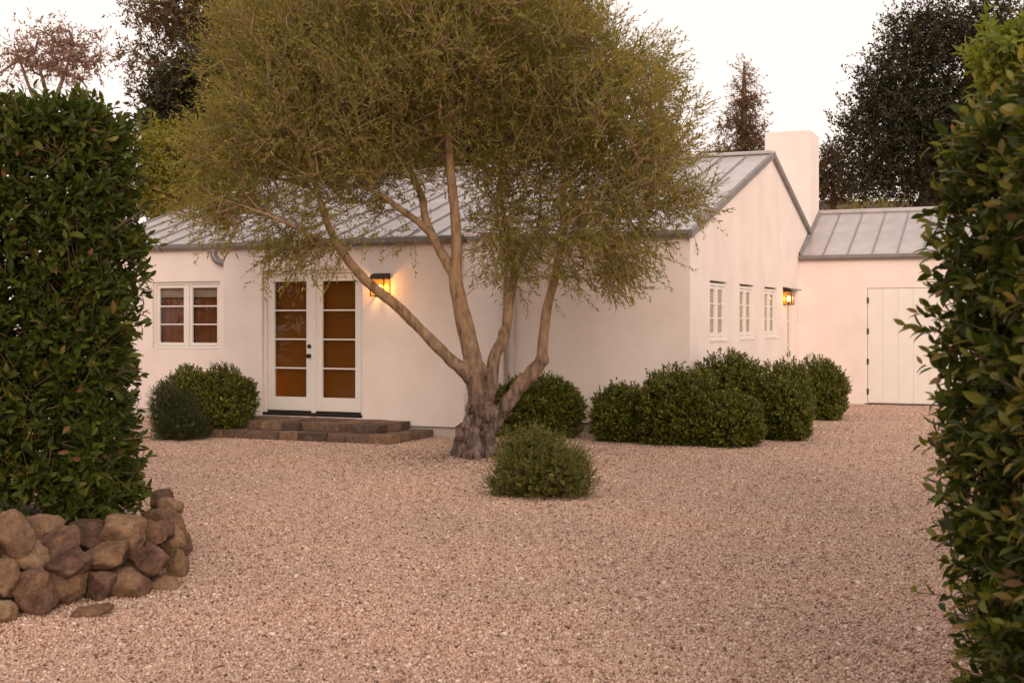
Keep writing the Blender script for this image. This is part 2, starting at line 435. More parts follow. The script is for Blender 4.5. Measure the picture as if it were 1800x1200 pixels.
def perp_frame(d):
    h = np.where(np.abs(d[:, 2:3]) > 0.9, np.array([[1., 0, 0]]), np.array([[0., 0, 1]]))
    x = norm(np.cross(h, d)); return x, np.cross(d, x)

def sprig_leaves(org, d, ln, nleaf, L, W, spread=0.8, jit=0.35, lv=0.3, start=0.1):
    """leaf frames along straight sprigs -> pos, axis, normal, length, width."""
    n = len(org); d = norm(d)
    x, y = perp_frame(d)
    k = np.arange(nleaf)
    t = start + (1 - start) * (k[None, :] + rng.random((n, nleaf)) * 0.6) / nleaf
    phi = k[None, :] * 2.4 + rng.random((n, 1)) * 6.28 + rng.normal(0, 0.4, (n, nleaf))
    al = spread * (1.15 - 0.55 * t) + rng.normal(0, 0.18, (n, nleaf))
    pos = org[:, None, :] + d[:, None, :] * (ln[:, None] * t)[..., None]
    per = x[:, None, :] * np.cos(phi)[..., None] + y[:, None, :] * np.sin(phi)[..., None]
    ax = d[:, None, :] * np.cos(al)[..., None] + per * np.sin(al)[..., None]
    ax = ax + rng.normal(0, jit * 0.4, ax.shape)
    nr = d[:, None, :] - per * 0.3 + np.array([0, 0, 0.5]) + rng.normal(0, jit, ax.shape)
    LL = L * (1 + rng.normal(0, lv, (n, nleaf)) * 0.6).clip(0.45, 1.6)
    return pos.reshape(-1, 3), ax.reshape(-1, 3), nr.reshape(-1, 3), LL.ravel(), (LL * W / L).ravel()

def leaves_obj(name, parts, mat, parent, shape='diamond', smooth=False):
    pos, ax, nr, L, W = [np.concatenate(c) for c in zip(*parts)]
    V, Fc = leaf_geo(pos, ax, nr, L, W, shape)
    o = mesh_obj(name, fast_mesh(name, V, Fc), mat, parent, smooth=smooth)
    o['kind'] = 'stuff'
    return o

def px(x, y, Y):
    """place at depth Y seen at photo column x, row y."""
    return np.array([(x - 900) / F * Y, Y, CAM_H - (y - HOR) / F * Y])

def sph(n):
    return norm(rng.normal(size=(n, 3)))

def net(skel, pts):
    """join points to the nearest earlier node, growing outward from skel."""
    nodes = list(skel); par = [-1] * len(skel)
    S = np.asarray(skel)
    d0 = np.min(np.linalg.norm(pts[:, None, :] - S[None], axis=2), axis=1)
    arr = np.zeros((len(skel) + len(pts) * 3, 3)); arr[:len(skel)] = S; cnt = len(skel)
    dist = np.zeros(len(arr))
    for i in np.argsort(d0):
        p = pts[i]
        dd = np.linalg.norm(arr[:cnt] - p, axis=1) + 0.25 * dist[:cnt]
        j = int(np.argmin(dd))
        q = arr[j]; l = np.linalg.norm(p - q)
        if l > 0.25:
            m = (p + q) / 2 + rng.normal(0, 0.09 * l, 3); m[2] += 0.05 * l
            arr[cnt] = m; par.append(j); dist[cnt] = dist[j] + l / 2; j = cnt; cnt += 1
        arr[cnt] = p; par.append(j); dist[cnt] = dist[j] + l / 2; cnt += 1
    return arr[:cnt], np.array(par)

def branch_mesh(name, arr, par, r0, rmax, mat, parent, nskel, sides=5):
    n = len(arr); w = np.ones(n)
    for i in range(n - 1, -1, -1):
        if par[i] >= 0: w[par[i]] += w[i]
    r = np.minimum(r0 * w ** 0.45, rmax)
    idx = np.array([i for i in range(n) if par[i] >= 0])
    o = mesh_obj(name, seg_tubes(name, arr[par[idx]], arr[idx], np.minimum(r[par[idx]], r[idx] * 1.5), r[idx], sides), mat, parent, smooth=True)
    return o

def ell_points(ells, n):
    """n points spread over (centre, radii, weight) ellipsoids, fuller towards their shells."""
    wts = np.array([e[2] * e[1][0] * e[1][1] * e[1][2] for e in ells]); wts = wts / wts.sum()
    out = []
    for (c, r, _), w in zip(ells, wts):
        k = max(3, int(n * w))
        out.append(np.asarray(c) + sph(k) * (rng.random((k, 1)) ** 0.42) * np.asarray(r))
    return np.vstack(out)

# ------------------------------------------------------------------ ground and gravel
bm = bmesh.new()
gv = [bm.verts.new(p) for p in ((-300, -100, 0), (300, -100, 0), (300, 500, 0), (-300, 500, 0))]
bm.faces.new(gv)
ground = bm_obj('ground', bm, M['ground'])
ground['kind'] = 'structure'; ground['label'] = 'pinkish beige gravel forecourt ground'; 

TS, NP = 1.2, 11500
def pebbles():
    c = np.empty((NP, 3)); c[:, :2] = rng.random((NP, 2)) * TS - TS / 2
    r = np.exp(rng.normal(math.log(0.0062), 0.30, NP)).clip(0.0035, 0.014)
    c[:, 2] = r * 0.35
    base = np.array([[1, 0, 0], [-1, 0, 0], [0, 1, 0], [0, -1, 0], [0, 0, 1], [0, 0, -1]], float)
    v = base[None] * (1 + rng.normal(0, 0.22, (NP, 6, 1))) + rng.normal(0, 0.16, (NP, 6, 3))
    v *= (1 + rng.normal(0, 0.25, (NP, 1, 3))).clip(0.5, 1.6)
    a = rng.random(NP) * 6.28; ca, sa = np.cos(a), np.sin(a)
    tl = rng.normal(0, 0.5, NP); ct, st = np.cos(tl), np.sin(tl)
    x, y, z = v[..., 0], v[..., 1], v[..., 2] * 0.8
    y, z = y * ct[:, None] - z * st[:, None], y * st[:, None] + z * ct[:, None]
    x, y = x * ca[:, None] - y * sa[:, None], x * sa[:, None] + y * ca[:, None]
    v = np.stack([x, y, z], 2) * r[:, None, None] + c[:, None, :]
    f = np.array([[0, 2, 4], [2, 1, 4], [1, 3, 4], [3, 0, 4], [2, 0, 5], [1, 2, 5], [3, 1, 5], [0, 3, 5]])
    fc = (f[None] + (np.arange(NP) * 6)[:, None, None]).reshape(-1, 3)
    return fast_mesh('gravel', v.reshape(-1, 3), [fc])
gravel = mesh_obj('gravel', pebbles(), M['gravel'])
gravel['kind'] = 'stuff'; gravel['label'] = 'loose pinkish beige crushed gravel covering the forecourt'
gravel['category'] = 'gravel'
ng = bpy.data.node_groups.new('gravel_spread', 'GeometryNodeTree')
ng.interface.new_socket('Geometry', in_out='INPUT', socket_type='NodeSocketGeometry')
ng.interface.new_socket('Geometry', in_out='OUTPUT', socket_type='NodeSocketGeometry')
gi = ng.nodes.new('NodeGroupInput'); go = ng.nodes.new('NodeGroupOutput')
gr = ng.nodes.new('GeometryNodeMeshGrid')
nx, ny = 16, 20
gr.inputs['Size X'].default_value = TS * (nx - 1); gr.inputs['Size Y'].default_value = TS * (ny - 1)
gr.inputs['Vertices X'].default_value = nx; gr.inputs['Vertices Y'].default_value = ny
tr = ng.nodes.new('GeometryNodeTransform'); tr.inputs['Translation'].default_value = (0.5, 14.6, 0)
iop = ng.nodes.new('GeometryNodeInstanceOnPoints')
rv = ng.nodes.new('FunctionNodeRandomValue'); rv.data_type = 'INT'
rv.inputs[4].default_value = 0; rv.inputs[5].default_value = 3
mm = ng.nodes.new('ShaderNodeMath'); mm.operation = 'MULTIPLY'; mm.inputs[1].default_value = math.pi / 2
cxyz = ng.nodes.new('ShaderNodeCombineXYZ')
L_ = ng.links.new
L_(gr.outputs['Mesh'], tr.inputs['Geometry']); L_(tr.outputs[0], iop.inputs['Points']); L_(gi.outputs[0], iop.inputs['Instance'])
L_(rv.outputs[2], mm.inputs[0]); L_(mm.outputs[0], cxyz.inputs[2]); L_(cxyz.outputs[0], iop.inputs['Rotation']); L_(iop.outputs[0], go.inputs[0])
md = gravel.modifiers.new('spread', 'NODES'); md.node_group = ng

# ------------------------------------------------------------------ the house (local axes: a along the front, b away, z up)
HA = math.atan2(968, 2261)
OX, OY = 2.508, 18.12
UX, UY = math.cos(HA), -math.sin(HA)
VX, VY = math.sin(HA), math.cos(HA)
def hw(a, b, z=0.0):
    return Vector((OX + a * UX + b * VX, OY + a * UY + b * VY, z))
house = thing('house', 'low white stucco house with grey standing seam metal roof and square chimney', 'house', (OX, OY, 0), -HA)

AL, BB = -10.87, -1.487           # left end, bay front
BAY_L, BAY_R = -6.834, -2.822
DEPTH, RIDGE_B = 11.0, 5.5
ZE, ZR = 2.90, 4.64               # roof plane at the eave and ridge
WB = 8.155                        # wing front
WZ0, WRB, WZR, WA = 2.92, 10.36, 3.93, 7.0

def wall(name, fmap, p0, p1, z0, z1, holes=(), depth=0.16, extra=None, mat=None, label=None):
    """rectangular wall with real openings and reveals; fmap(p, z, d)."""
    ps = sorted({p0, p1, *[h[0] for h in holes], *[h[1] for h in holes]})
    zs = sorted({z0, z1, *[h[2] for h in holes], *[h[3] for h in holes]})
    bm = bmesh.new(); vd = {}
    def V(p, z, d=0.0):
        k = (round(p, 4), round(z, 4), round(d, 4))
        if k not in vd: vd[k] = bm.verts.new(fmap(p, z, d))
        return vd[k]
    for i in range(len(ps) - 1):
        for j in range(len(zs) - 1):
            pc, zc = (ps[i] + ps[i + 1]) / 2, (zs[j] + zs[j + 1]) / 2
            if any(h[0] < pc < h[1] and h[2] < zc < h[3] for h in holes): continue
            bm.faces.new((V(ps[i], zs[j]), V(ps[i + 1], zs[j]), V(ps[i + 1], zs[j + 1]), V(ps[i], zs[j + 1])))
    for a, b, c, d in holes:
        q = [(a, c), (b, c), (b, d), (a, d)]
        for (pa, za), (pb, zb) in zip(q, q[1:] + q[:1]):
            if za == zb == z0: continue
            # subdivided edges follow the grid
            cuts = [(pa, za)]
            if za == zb:
                mids = [p for p in ps if min(pa, pb) < p < max(pa, pb)]; mids.sort(reverse=pa > pb); cuts += [(p, za) for p in mids]
            else:
                mids = [z for z in zs if min(za, zb) < z < max(za, zb)]; mids.sort(reverse=za > zb); cuts += [(pa, z) for z in mids]
            cuts.append((pb, zb))
            for (x0, y0), (x1, y1) in zip(cuts, cuts[1:]):
                bm.faces.new((V(x0, y0), V(x1, y1), V(x1, y1, depth), V(x0, y0, depth)))
    if extra:
        bm.faces.new([V(p, z) for p, z in extra])
    o = bm_obj(name, bm, mat or M['stucco'], house, recalc=False)
    if label: o['label'] = label
    return o

DOOR = (-6.15, -4.433, 0.23, 2.38)
WIN = (-9.355, -7.975, 1.164, 2.286)
PL = 0.15                          # plinth top
GW = [(1.11, 2.16), (3.03, 4.08), (4.93, 5.98)]
GWZ = (1.335, 2.235)
GDOOR = (6.98, 7.80, 0.05, 2.22)
wall('wall', lambda p, z, d: (p, d, z), AL, BAY_L, PL, 2.86, [WIN], label='recessed front wall with the paired window')
wall('wall', lambda p, z, d: (p, BB + d, z), BAY_L, BAY_R, PL, 2.75, [DOOR], depth=0.18, label='projecting front wall with french doors')
wall('wall', lambda p, z, d: (BAY_L, p, z), BB, 0, PL, 2.86)
wall('wall', lambda p, z, d: (BAY_R, p, z), BB, 0, PL, 2.86, label='bright side return of the projecting entry wall')
wall('wall', lambda p, z, d: (p, d, z), BAY_R, 0, PL, 2.86, label='blank front wall at right of the tree')
wall('wall', lambda p, z, d: (-d, p, z), 0, DEPTH, 0.0, 2.86, [(*g, *GWZ) for g in GW] + [GDOOR], depth=0.14,
     extra=[(0, 2.86), (RIDGE_B, ZR - 0.045), (DEPTH, 2.86)], label='gable end wall with three small windows')
wall('wall', lambda p, z, d: (AL, p, z), 0, DEPTH, 0.0, 2.86, extra=[(0, 2.86), (RIDGE_B, ZR - 0.045), (DEPTH, 2.86)])
wall('wall', lambda p, z, d: (p, DEPTH, z), AL, 0, 0.0, 2.86)
WDOOR = (1.322, 3.05, 0.03, 2.27)
wall('wall', lambda p, z, d: (p, WB + d, z), 0.0, WA, 0.0, 2.90, [WDOOR], depth=0.05, label='side wing wall with plank door')
wall('wall', lambda p, z, d: (WA, p, z), WB, 12.6, 0.0, 2.90, extra=[(WB, 2.90), (WRB, WZR - 0.04), (12.6, 2.90)])
wall('wall', lambda p, z, d: (p, 12.6, z), 0, WA, 0.0, 2.90)
# plinth strips, set back under the stucco edge
bm = bmesh.new()
box(bm, AL + 0.02, BAY_L, 0.025, 0.2, -0.05, PL - 0.004)
box(bm, BAY_L + 0.025, BAY_R - 0.025, BB + 0.025, BB + 0.2, -0.05, PL - 0.004)
box(bm, BAY_L + 0.025, BAY_L + 0.2, BB + 0.21, 0.02, -0.05, PL - 0.004)
box(bm, BAY_R - 0.2, BAY_R - 0.025, BB + 0.21, 0.02, -0.05, PL - 0.004)
box(bm, BAY_R, -0.02, 0.025, 0.2, -0.05, PL - 0.004)
bm_obj('plinth', bm, M['plinth'], house)
bm = bmesh.new()                    # drip edge of the stucco
box(bm, BAY_L - 0.004, BAY_R + 0.004, BB - 0.006, BB + 0.024, PL - 0.012, PL - 0.002)
box(bm, BAY_R, -0.004, -0.006, 0.024, PL - 0.012, PL - 0.002)
bm_obj('drip_edge', bm, M['gutter'], house)

# --- roofs: deck part with each pan and standing seam as sub-parts
def slope_roof(a0, a1, b0, z0, b1, z1, pitch_w, name='roof', label=None, pans=True, first=None):
    sl = math.hypot(b1 - b0, z1 - z0); ny, nz = -(z1 - z0) / sl, (b1 - b0) / sl
    def q(bm, x0, x1, s0, s1, h0, h1):
        def P(x, s, h): return (x, b0 + (b1 - b0) * s + ny * h, z0 + (z1 - z0) * s + nz * h)
        vs = [bm.verts.new(P(x, s, h)) for h in (h0, h1) for x, s in ((x0, s0), (x1, s0), (x1, s1), (x0, s1))]
        for f in ((0, 3, 2, 1), (4, 5, 6, 7), (0, 1, 5, 4), (1, 2, 6, 5), (2, 3, 7, 6), (3, 0, 4, 7)):
            bm.faces.new([vs[i] for i in f])
    if nz < 0: ny, nz = -ny, -nz
    bm = bmesh.new(); q(bm, a0 + 0.01, a1 - 0.01, 0.004, 0.998, -0.05, -0.006)
    roof = bm_obj(name, bm, M['gutter'], house)
    if label: roof['label'] = label
    if not pans:
        bm = bmesh.new(); q(bm, a0, a1, 0, 1, -0.004, 0.004); bm_obj('panel', bm, M['roof'], roof)
        return roof
    n = int(round((a1 - a0) / pitch_w)); w = (a1 - a0) / n
    bm = bmesh.new(); q(bm, 0.006, w - 0.006, 0, 1, -0.004, 0.002)
    pan = bm_obj('panel', bm, M['roof'], roof, loc=(a0, 0, 0))
    bm = bmesh.new(); q(bm, -0.009, 0.009, 0.002, 0.996, -0.004, 0.032)
    seam = bm_obj('seam', bm, M['seam'], roof, loc=(a0 + w, 0, 0))
    for k in range(1, n):
        c = pan.copy(); COL.objects.link(c); c.location = (a0 + k * w, 0, random.uniform(-0.0012, 0.0012))
        if k < n - 1:
            c = seam.copy(); COL.objects.link(c); c.location = (a0 + (k + 1) * w, 0, 0)
    return roof
r1 = slope_roof(AL - 0.05, 0.05, -0.06, ZE - 0.019, RIDGE_B, ZR, 0.46, label='front slope of the grey standing seam roof')
slope_roof(AL - 0.05, 0.05, DEPTH + 0.06, ZE - 0.019, RIDGE_B, ZR, 0.46, pans=False)
slope_roof(BAY_L - 0.06, BAY_R + 0.06, BB - 0.06, 2.795, -0.05, ZE - 0.0, 0.46, label='low pitched roof over the entry bay')
r2 = slope_roof(0.0, WA + 0.05, WB - 0.06, WZ0 - 0.02, WRB, WZR, 0.47, label='front slope of the side wing metal roof')
slope_roof(0.0, WA + 0.05, 12.66, WZ0 - 0.02, WRB + 0.02, WZR, 0.47, pans=False)
box_obj('ridge_cap', (AL - 0.06, 0.06, RIDGE_B - 0.10, RIDGE_B + 0.10, ZR - 0.01, ZR + 0.055), M['roof'], r1, bev=0.015)
box_obj('ridge_cap', (0.02, WA + 0.06, WRB - 0.05, WRB + 0.13, WZR - 0.01, WZR + 0.075), M['roof'], r2, bev=0.015)

# rake trim on the gable ends
def rake(a0, a1, b0, z0, b1, z1, h):
    bm = bmesh.new()
    prof = [(b0, z0 + 0.03), (b1, z1 + 0.03), (b1, z1 + 0.03 - h), (b0, z0 + 0.03 - h)]
    lo = [bm.verts.new((a0, b, z)) for b, z in prof]; hi = [bm.verts.new((a1, b, z)) for b, z in prof]
    bm.faces.new(lo[::-1]); bm.faces.new(hi)
    for k in range(4):
        bm.faces.new((lo[k], lo[(k + 1) % 4], hi[(k + 1) % 4], hi[k]))
    return bm_obj('rake_trim', bm, M['gutter'], house)
rake(0.003, 0.065, -0.12, ZE - 0.038, RIDGE_B, ZR, 0.105)
rake(0.003, 0.065, RIDGE_B + 0.002, ZR, 9.296, ZR - 0.3163 * 3.796, 0.105)
rake(AL - 0.065, AL - 0.003, -0.12, ZE - 0.038, RIDGE_B, ZR, 0.105)

# gutters: folded U profile
def gutter(a0, a1, b_wall, ztop, h=0.10, w=0.115):
    prof = [(0.0, 0.0), (0.0, -h), (-w * 0.72, -h), (-w, -h * 0.55), (-w, 0.004), (-w + 0.016, 0.004), (-w + 0.016, -0.012), (-w + 0.01, -h * 0.5), (-w * 0.7, -h + 0.008), (-0.006, -h + 0.008), (-0.006, 0.0)]
    bm = bmesh.new()
    A = [bm.verts.new((a0, b_wall + p, ztop + z)) for p, z in prof]; B = [bm.verts.new((a1, b_wall + p, ztop + z)) for p, z in prof]
    for k in range(len(prof)):
        k2 = (k + 1) % len(prof); bm.faces.new((A[k], A[k2], B[k2], B[k]))
    for s in (A, B):
        bm.faces.new(s)
    return bm_obj('gutter', bm, M['gutter'], house)
gutter(AL - 0.05, BAY_L - 0.065, -0.004, 2.905)
gutter(BAY_R + 0.065, 0.06, -0.004, 2.905)
gutter(BAY_L - 0.06, BAY_R + 0.06, BB - 0.004, 2.80)
gutter(0.0, WA + 0.05, WB - 0.004, 2.925)

def pipe(pts, r, mat, name='downspout', sides=12):
    bm = bmesh.new(); tube(bm, catmull(pts, 6), r, sides)
    return bm_obj(name, bm, mat, house, smooth=True)
pipe([(-8.06, -0.07, 2.81), (-8.06, -0.07, 2.71), (-8.0, -0.07, 2.63), (-7.85, -0.07, 2.575), (-7.05, -0.07, 2.42), (-6.93, -0.07, 2.30), (-6.93, -0.07, 0.3), (-6.93, -0.07, 0.06)], 0.052, M['gutter'])
pipe([(BAY_R + 0.11, -0.075, 2.82), (BAY_R + 0.11, -0.075, 1.5), (BAY_R + 0.11, -0.075, 0.05)], 0.055, M['downpipe'])

# chimney
bm = bmesh.new(); box(bm, -0.93, 0.012, 9.3, 10.36, 0.0, 5.59, bev=0.012)
box(bm, -0.80, -0.12, 9.43, 10.23, 5.60, 5.605)
bm_obj('chimney', bm, M['stucco'], house)
# flashing where the wing roof meets the gable wall and chimney
bm = bmesh.new()
for (b0, b1, off) in ((WB - 0.05, 9.29, 0.016), (9.30, 10.30, 0.018)):
    z0 = WZ0 + (b0 - WB) * 0.459; z1 = WZ0 + (b1 - WB) * 0.459
    vs = [bm.verts.new(p) for p in ((off, b0, z0 + 0.0), (off, b1, z1), (off, b1, z1 + 0.09), (off, b0, z0 + 0.09), (off + 0.05, b0, z0 + 0.012), (off + 0.05, b1, z1 + 0.012))]
    bm.faces.new((vs[0], vs[1], vs[2], vs[3])); bm.faces.new((vs[0], vs[4], vs[5], vs[1]))
    bm.faces.new((vs[4], vs[3], vs[2], vs[5]))
bm_obj('flashing', bm, M['gutter'], house, recalc=False)

# --- glazing units.  frame built from bars in a plane given by fm(p, z, d) ; d = depth into the wall
def bars(name, fm, rects, d0, d1, mat, parent, bev=0.004):
    bm = bmesh.new()
    for (p0, p1, z0, z1) in rects:
        vs = [bm.verts.new(fm(p, z, d)) for d in (d0, d1) for p, z in ((p0, z0), (p1, z0), (p1, z1), (p0, z1))]
        fs = [bm.faces.new([vs[i] for i in f]) for f in ((0, 3, 2, 1), (4, 5, 6, 7), (0, 1, 5, 4), (1, 2, 6, 5), (2, 3, 7, 6), (3, 0, 4, 7))]
        if bev:
            bmesh.ops.bevel(bm, geom=list({e for f in fs for e in f.edges}), offset=bev, segments=1, affect='EDGES')
    return bm_obj(name, bm, mat, parent)

def leaf_unit(name, fm, p0, p1, z0, z1, stile, top, bot, nrow, d, parent, label=None, thick=0.045, munt=0.022):
    f = bars(name, fm, [(p0, p0 + stile, z0, z1), (p1 - stile, p1, z0, z1), (p0 + stile - 0.001, p1 - stile + 0.001, z1 - top, z1 - 0.001), (p0 + stile - 0.001, p1 - stile + 0.001, z0 + 0.001, z0 + bot)], d, d + thick, M['paint'], parent)
    if label: f['label'] = label
    g0, g1, h0, h1 = p0 + stile, p1 - stile, z0 + bot, z1 - top
    ph = (h1 - h0) / nrow
    for k in range(nrow):
        bars('pane', fm, [(g0 - 0.004, g1 + 0.004, h0 + k * ph + 0.002, h0 + (k + 1) * ph - 0.002)], d + 0.020, d + 0.024, M['glass'], f, bev=0)
        if k:
            bars('muntin', fm, [(g0 - 0.002, g1 + 0.002, h0 + k * ph - munt / 2, h0 + k * ph + munt / 2)], d + 0.006, d + 0.04, M['paint'], f, bev=0.003)
    return f

fm_bay = lambda p, z, d: (p, BB + d, z)
fm_main = lambda p, z, d: (p, d, z)
fm_gab = lambda p, z, d: (-d, p, z)
# french doors
a0, a1, z0, z1 = DOOR
bars('door_frame', fm_bay, [(a0 + 0.003, a0 + 0.05, z0, z1 - 0.003), (a1 - 0.05, a1 - 0.003, z0, z1 - 0.003), (a0 + 0.049, a1 - 0.049, z1 - 0.05, z1 - 0.004)], 0.05, 0.17, M['paint'], house)
mid = (a0 + a1) / 2
zb = z0 + 0.075
dl = leaf_unit('door', fm_bay, a0 + 0.053, mid - 0.022, zb, z1 - 0.054, 0.115, 0.115, 0.20, 4, 0.085, house, 'left french door leaf with black knob')
dr = leaf_unit('door', fm_bay, mid + 0.022, a1 - 0.053, zb, z1 - 0.054, 0.115, 0.115, 0.20, 4, 0.085, house, 'right french door leaf')
bars('astragal', fm_bay, [(mid - 0.036, mid + 0.036, z0 + 0.05, z1 - 0.056)], 0.06, 0.084, M['paint'], house)
bm = bmesh.new(); box(bm, a0 + 0.004, a1 - 0.004, BB + 0.012, BB + 0.17, z0 - 0.02, z0 + 0.045, bev=0.006)
bm_obj('threshold', bm, M['black'], house)
bars('sill_sweep', fm_bay, [(a0 + 0.052, a1 - 0.052, z0 + 0.046, z0 + 0.072)], 0.075, 0.13, M['black'], house)
def knob(zc, r, proj, name):
    bm = bmesh.new()
    prof = [(0, 0.030), (0.008, 0.032), (0.012, 0.014), (proj * 0.55, 0.012), (proj * 0.7, r * 0.9), (proj * 0.85, r), (proj, r * 0.75), (proj + 0.004, 0.001)]
    x = mid - 0.022 - 0.058
    rings = [[bm.verts.new((x + rr * math.cos(t * math.pi / 8), BB + 0.0855 - pp, zc + rr * math.sin(t * math.pi / 8))) for t in range(16)] for pp, rr in prof]
    for A, B in zip(rings, rings[1:]):
        for k in range(16): bm.faces.new((A[k], A[(k + 1) % 16], B[(k + 1) % 16], B[k]))
    return bm_obj(name, bm, M['black'], dl, smooth=True)
knob(1.115, 0.033, 0.06, 'knob'); knob(1.255, 0.030, 0.022, 'deadbolt')
# amber roller shades inside the doors, a warm lamp behind them
for d_ in (dl, dr):
    p0, p1 = (a0 + 0.10, mid - 0.04) if d_ is dl else (mid + 0.04, a1 - 0.10)
    bars('roller_shade', fm_bay, [(p0, p1, zb + 0.05, z1 - 0.1)], 0.19, 0.192, M['shade'], d_, bev=0)
# the lit room behind the doors
bm = bmesh.new(); box(bm, BAY_L + 0.05, BAY_R - 0.05, BB + 0.21, 3.0, 0.2, 2.68)
bm.faces.ensure_lookup_table()
bmesh.ops.delete(bm, geom=[f for f in bm.faces if abs(f.calc_center_median().y - (BB + 0.21)) < 0.01], context='FACES')
bm_obj('room_lining', bm, M['tan_wall'], house)
ld = bpy.data.lights.new('table_lamp_light', 'POINT'); ld.energy = 9; ld.color = (1, 0.5, 0.16); ld.shadow_soft_size = 0.08
lo = bpy.data.objects.new('table_lamp_light', ld); lo.location = (a0 + 0.06, BB + 0.48, 0.62); link(lo, house)

# paired casement window
a0, a1, z0, z1 = WIN
mid = (a0 + a1) / 2
wfr = bars('window_frame', fm_main, [(a0 + 0.003, a0 + 0.045, z0 + 0.003, z1 - 0.003), (a1 - 0.045, a1 - 0.003, z0 + 0.003, z1 - 0.003), (a0 + 0.044, a1 - 0.044, z1 - 0.045, z1 - 0.004), (a0 + 0.044, a1 - 0.044, z0 + 0.004, z0 + 0.045), (mid - 0.03, mid + 0.03, z0 + 0.044, z1 - 0.044)], 0.04, 0.13, M['paint'], house)
for (p0, p1) in ((a0 + 0.048, mid - 0.033), (mid + 0.033, a1 - 0.048)):
    wv = leaf_unit('window', fm_main, p0, p1, z0 + 0.048, z1 - 0.048, 0.055, 0.055, 0.055, 3, 0.055, house)
    bm = bmesh.new()               # pleated curtain
    n = 60; pts = [(p0 + (p1 - p0) * k / n, 0.20 + 0.022 * math.sin(k * 1.1) + 0.01 * math.sin(k * 0.37)) for k in range(n + 1)]
    lo_ = [bm.verts.new((p, d, z0 + 0.02)) for p, d in pts]; hi_ = [bm.verts.new((p, d, z1 - 0.02)) for p, d in pts]
    for k in range(n): bm.faces.new((lo_[k], lo_[k + 1], hi_[k + 1], hi_[k]))
    bm_obj('curtain', bm, M['curtain'], wv, smooth=True)
    bars('valance', fm_main, [(p0, p1, z1 - 0.26, z1 - 0.03)], 0.145, 0.160, M['valance'], wv)
box_obj('room_lining', (a0 - 0.2, a1 + 0.2, 0.26, 0.30, z0 - 0.2, z1 + 0.2), M['dark_room'], house)

# three small gable windows
for i, (p0, p1) in enumerate(GW):
    z0, z1 = GWZ; m_ = (p0 + p1) / 2
    wf = bars('window_frame', fm_gab, [(p0 + 0.003, p0 + 0.05, z0 + 0.003, z1 - 0.03), (p1 - 0.05, p1 - 0.003, z0 + 0.003, z1 - 0.03), (p0 + 0.049, p1 - 0.049, z1 - 0.075, z1 - 0.031), (p0 + 0.049, p1 - 0.049, z0 + 0.004, z0 + 0.05), (m_ - 0.028, m_ + 0.028, z0 + 0.049, z1 - 0.074)], 0.025, 0.12, M['paint'], house)
    for (q0, q1) in ((p0 + 0.053, m_ - 0.031), (m_ + 0.031, p1 - 0.053)):
        wv = leaf_unit('window', fm_gab, q0, q1, z0 + 0.053, z1 - 0.078, 0.06, 0.05, 0.06, 3, 0.035, house)
        bars('blind', fm_gab, [(q0, q1, z0 + 0.03, z1 - 0.03)], 0.062, 0.064, M['blind'], wv, bev=0)
    box_obj('room_lining', (-0.30, -0.26, p0 - 0.2, p1 + 0.2, z0 - 0.2, z1 + 0.2), M['dark_room'], house)
    bars('window_sill', fm_gab, [(p0 - 0.02, p1 + 0.02, z0 - 0.022, z0 + 0.002)], -0.014, 0.03, M['stucco'], house)

# glazed side door in the gable wall
p0, p1, z0, z1 = GDOOR
bars('door_frame', fm_gab, [(p0 + 0.003, p0 + 0.05, z0, z1 - 0.003), (p1 - 0.05, p1 - 0.003, z0, z1 - 0.003), (p0 + 0.049, p1 - 0.049, z1 - 0.05, z1 - 0.004)], 0.05, 0.14, M['paint'], house)
gd = leaf_unit('door', fm_gab, p0 + 0.053, p1 - 0.053, z0 + 0.02, z1 - 0.054, 0.11, 0.12, 0.22, 4, 0.085, house, 'narrow glazed side door near the wing')
bars('blind', fm_gab, [(p0 + 0.06, p1 - 0.06, z0 + 0.1, z1 - 0.08)], 0.112, 0.114, M['blind'], gd, bev=0)
box_obj('room_lining', (-0.30, -0.26, p0 - 0.2, p1 + 0.2, z0 + 0.0, z1 + 0.2), M['dark_room'], house)
box_obj('door_hood', (0.003, 0.10, p0 - 0.02, p1 + 0.1, z1 + 0.005, z1 + 0.03), M['gutter'], house, bev=0.004)

# plank door of the wing
p0, p1, z0, z1 = WDOOR
pd_ = box_obj('plank_door', (p0 + 0.008, p1 - 0.008, WB + 0.028, WB + 0.05, z0 + 0.01, z1 - 0.008), M['paint'], house)
pd_['label'] = 'cream vertical plank door of the side wing'
nb = 6; bw = (p1 - p0 - 0.016) / nb
bm = bmesh.new(); box(bm, 0.0012, bw - 0.0012, WB + 0.008, WB + 0.0275, z0 + 0.012, z1 - 0.010, bev=0.003)
pk = bm_obj('plank', bm, M['paint'], pd_, loc=(p0 + 0.008, 0, 0))
for k in range(1, nb):
    c = pk.copy(); COL.objects.link(c); c.location = (p0 + 0.008 + k * bw, random.uniform(-0.001, 0.001), 0)
bm = bmesh.new(); box(bm, p0 - 0.004, p0 + 0.028, WB - 0.006, WB + 0.007, -0.055, 0.055, bev=0.002)
tube(bm, [(p0 + 0.004, WB - 0.010, -0.06), (p0 + 0.004, WB - 0.010, 0.06)], 0.010, 8)
hg = bm_obj('hinge', bm, M['black'], pd_, loc=(0, 0, 2.03))
for zc in (1.43, 0.84, 0.26):
    c = hg.copy(); COL.objects.link(c); c.location = (0, 0, zc)
box_obj('threshold', (p0 - 0.05, WA - 0.1, WB - 0.012, WB + 0.06, -0.02, 0.028), M['black'], house)

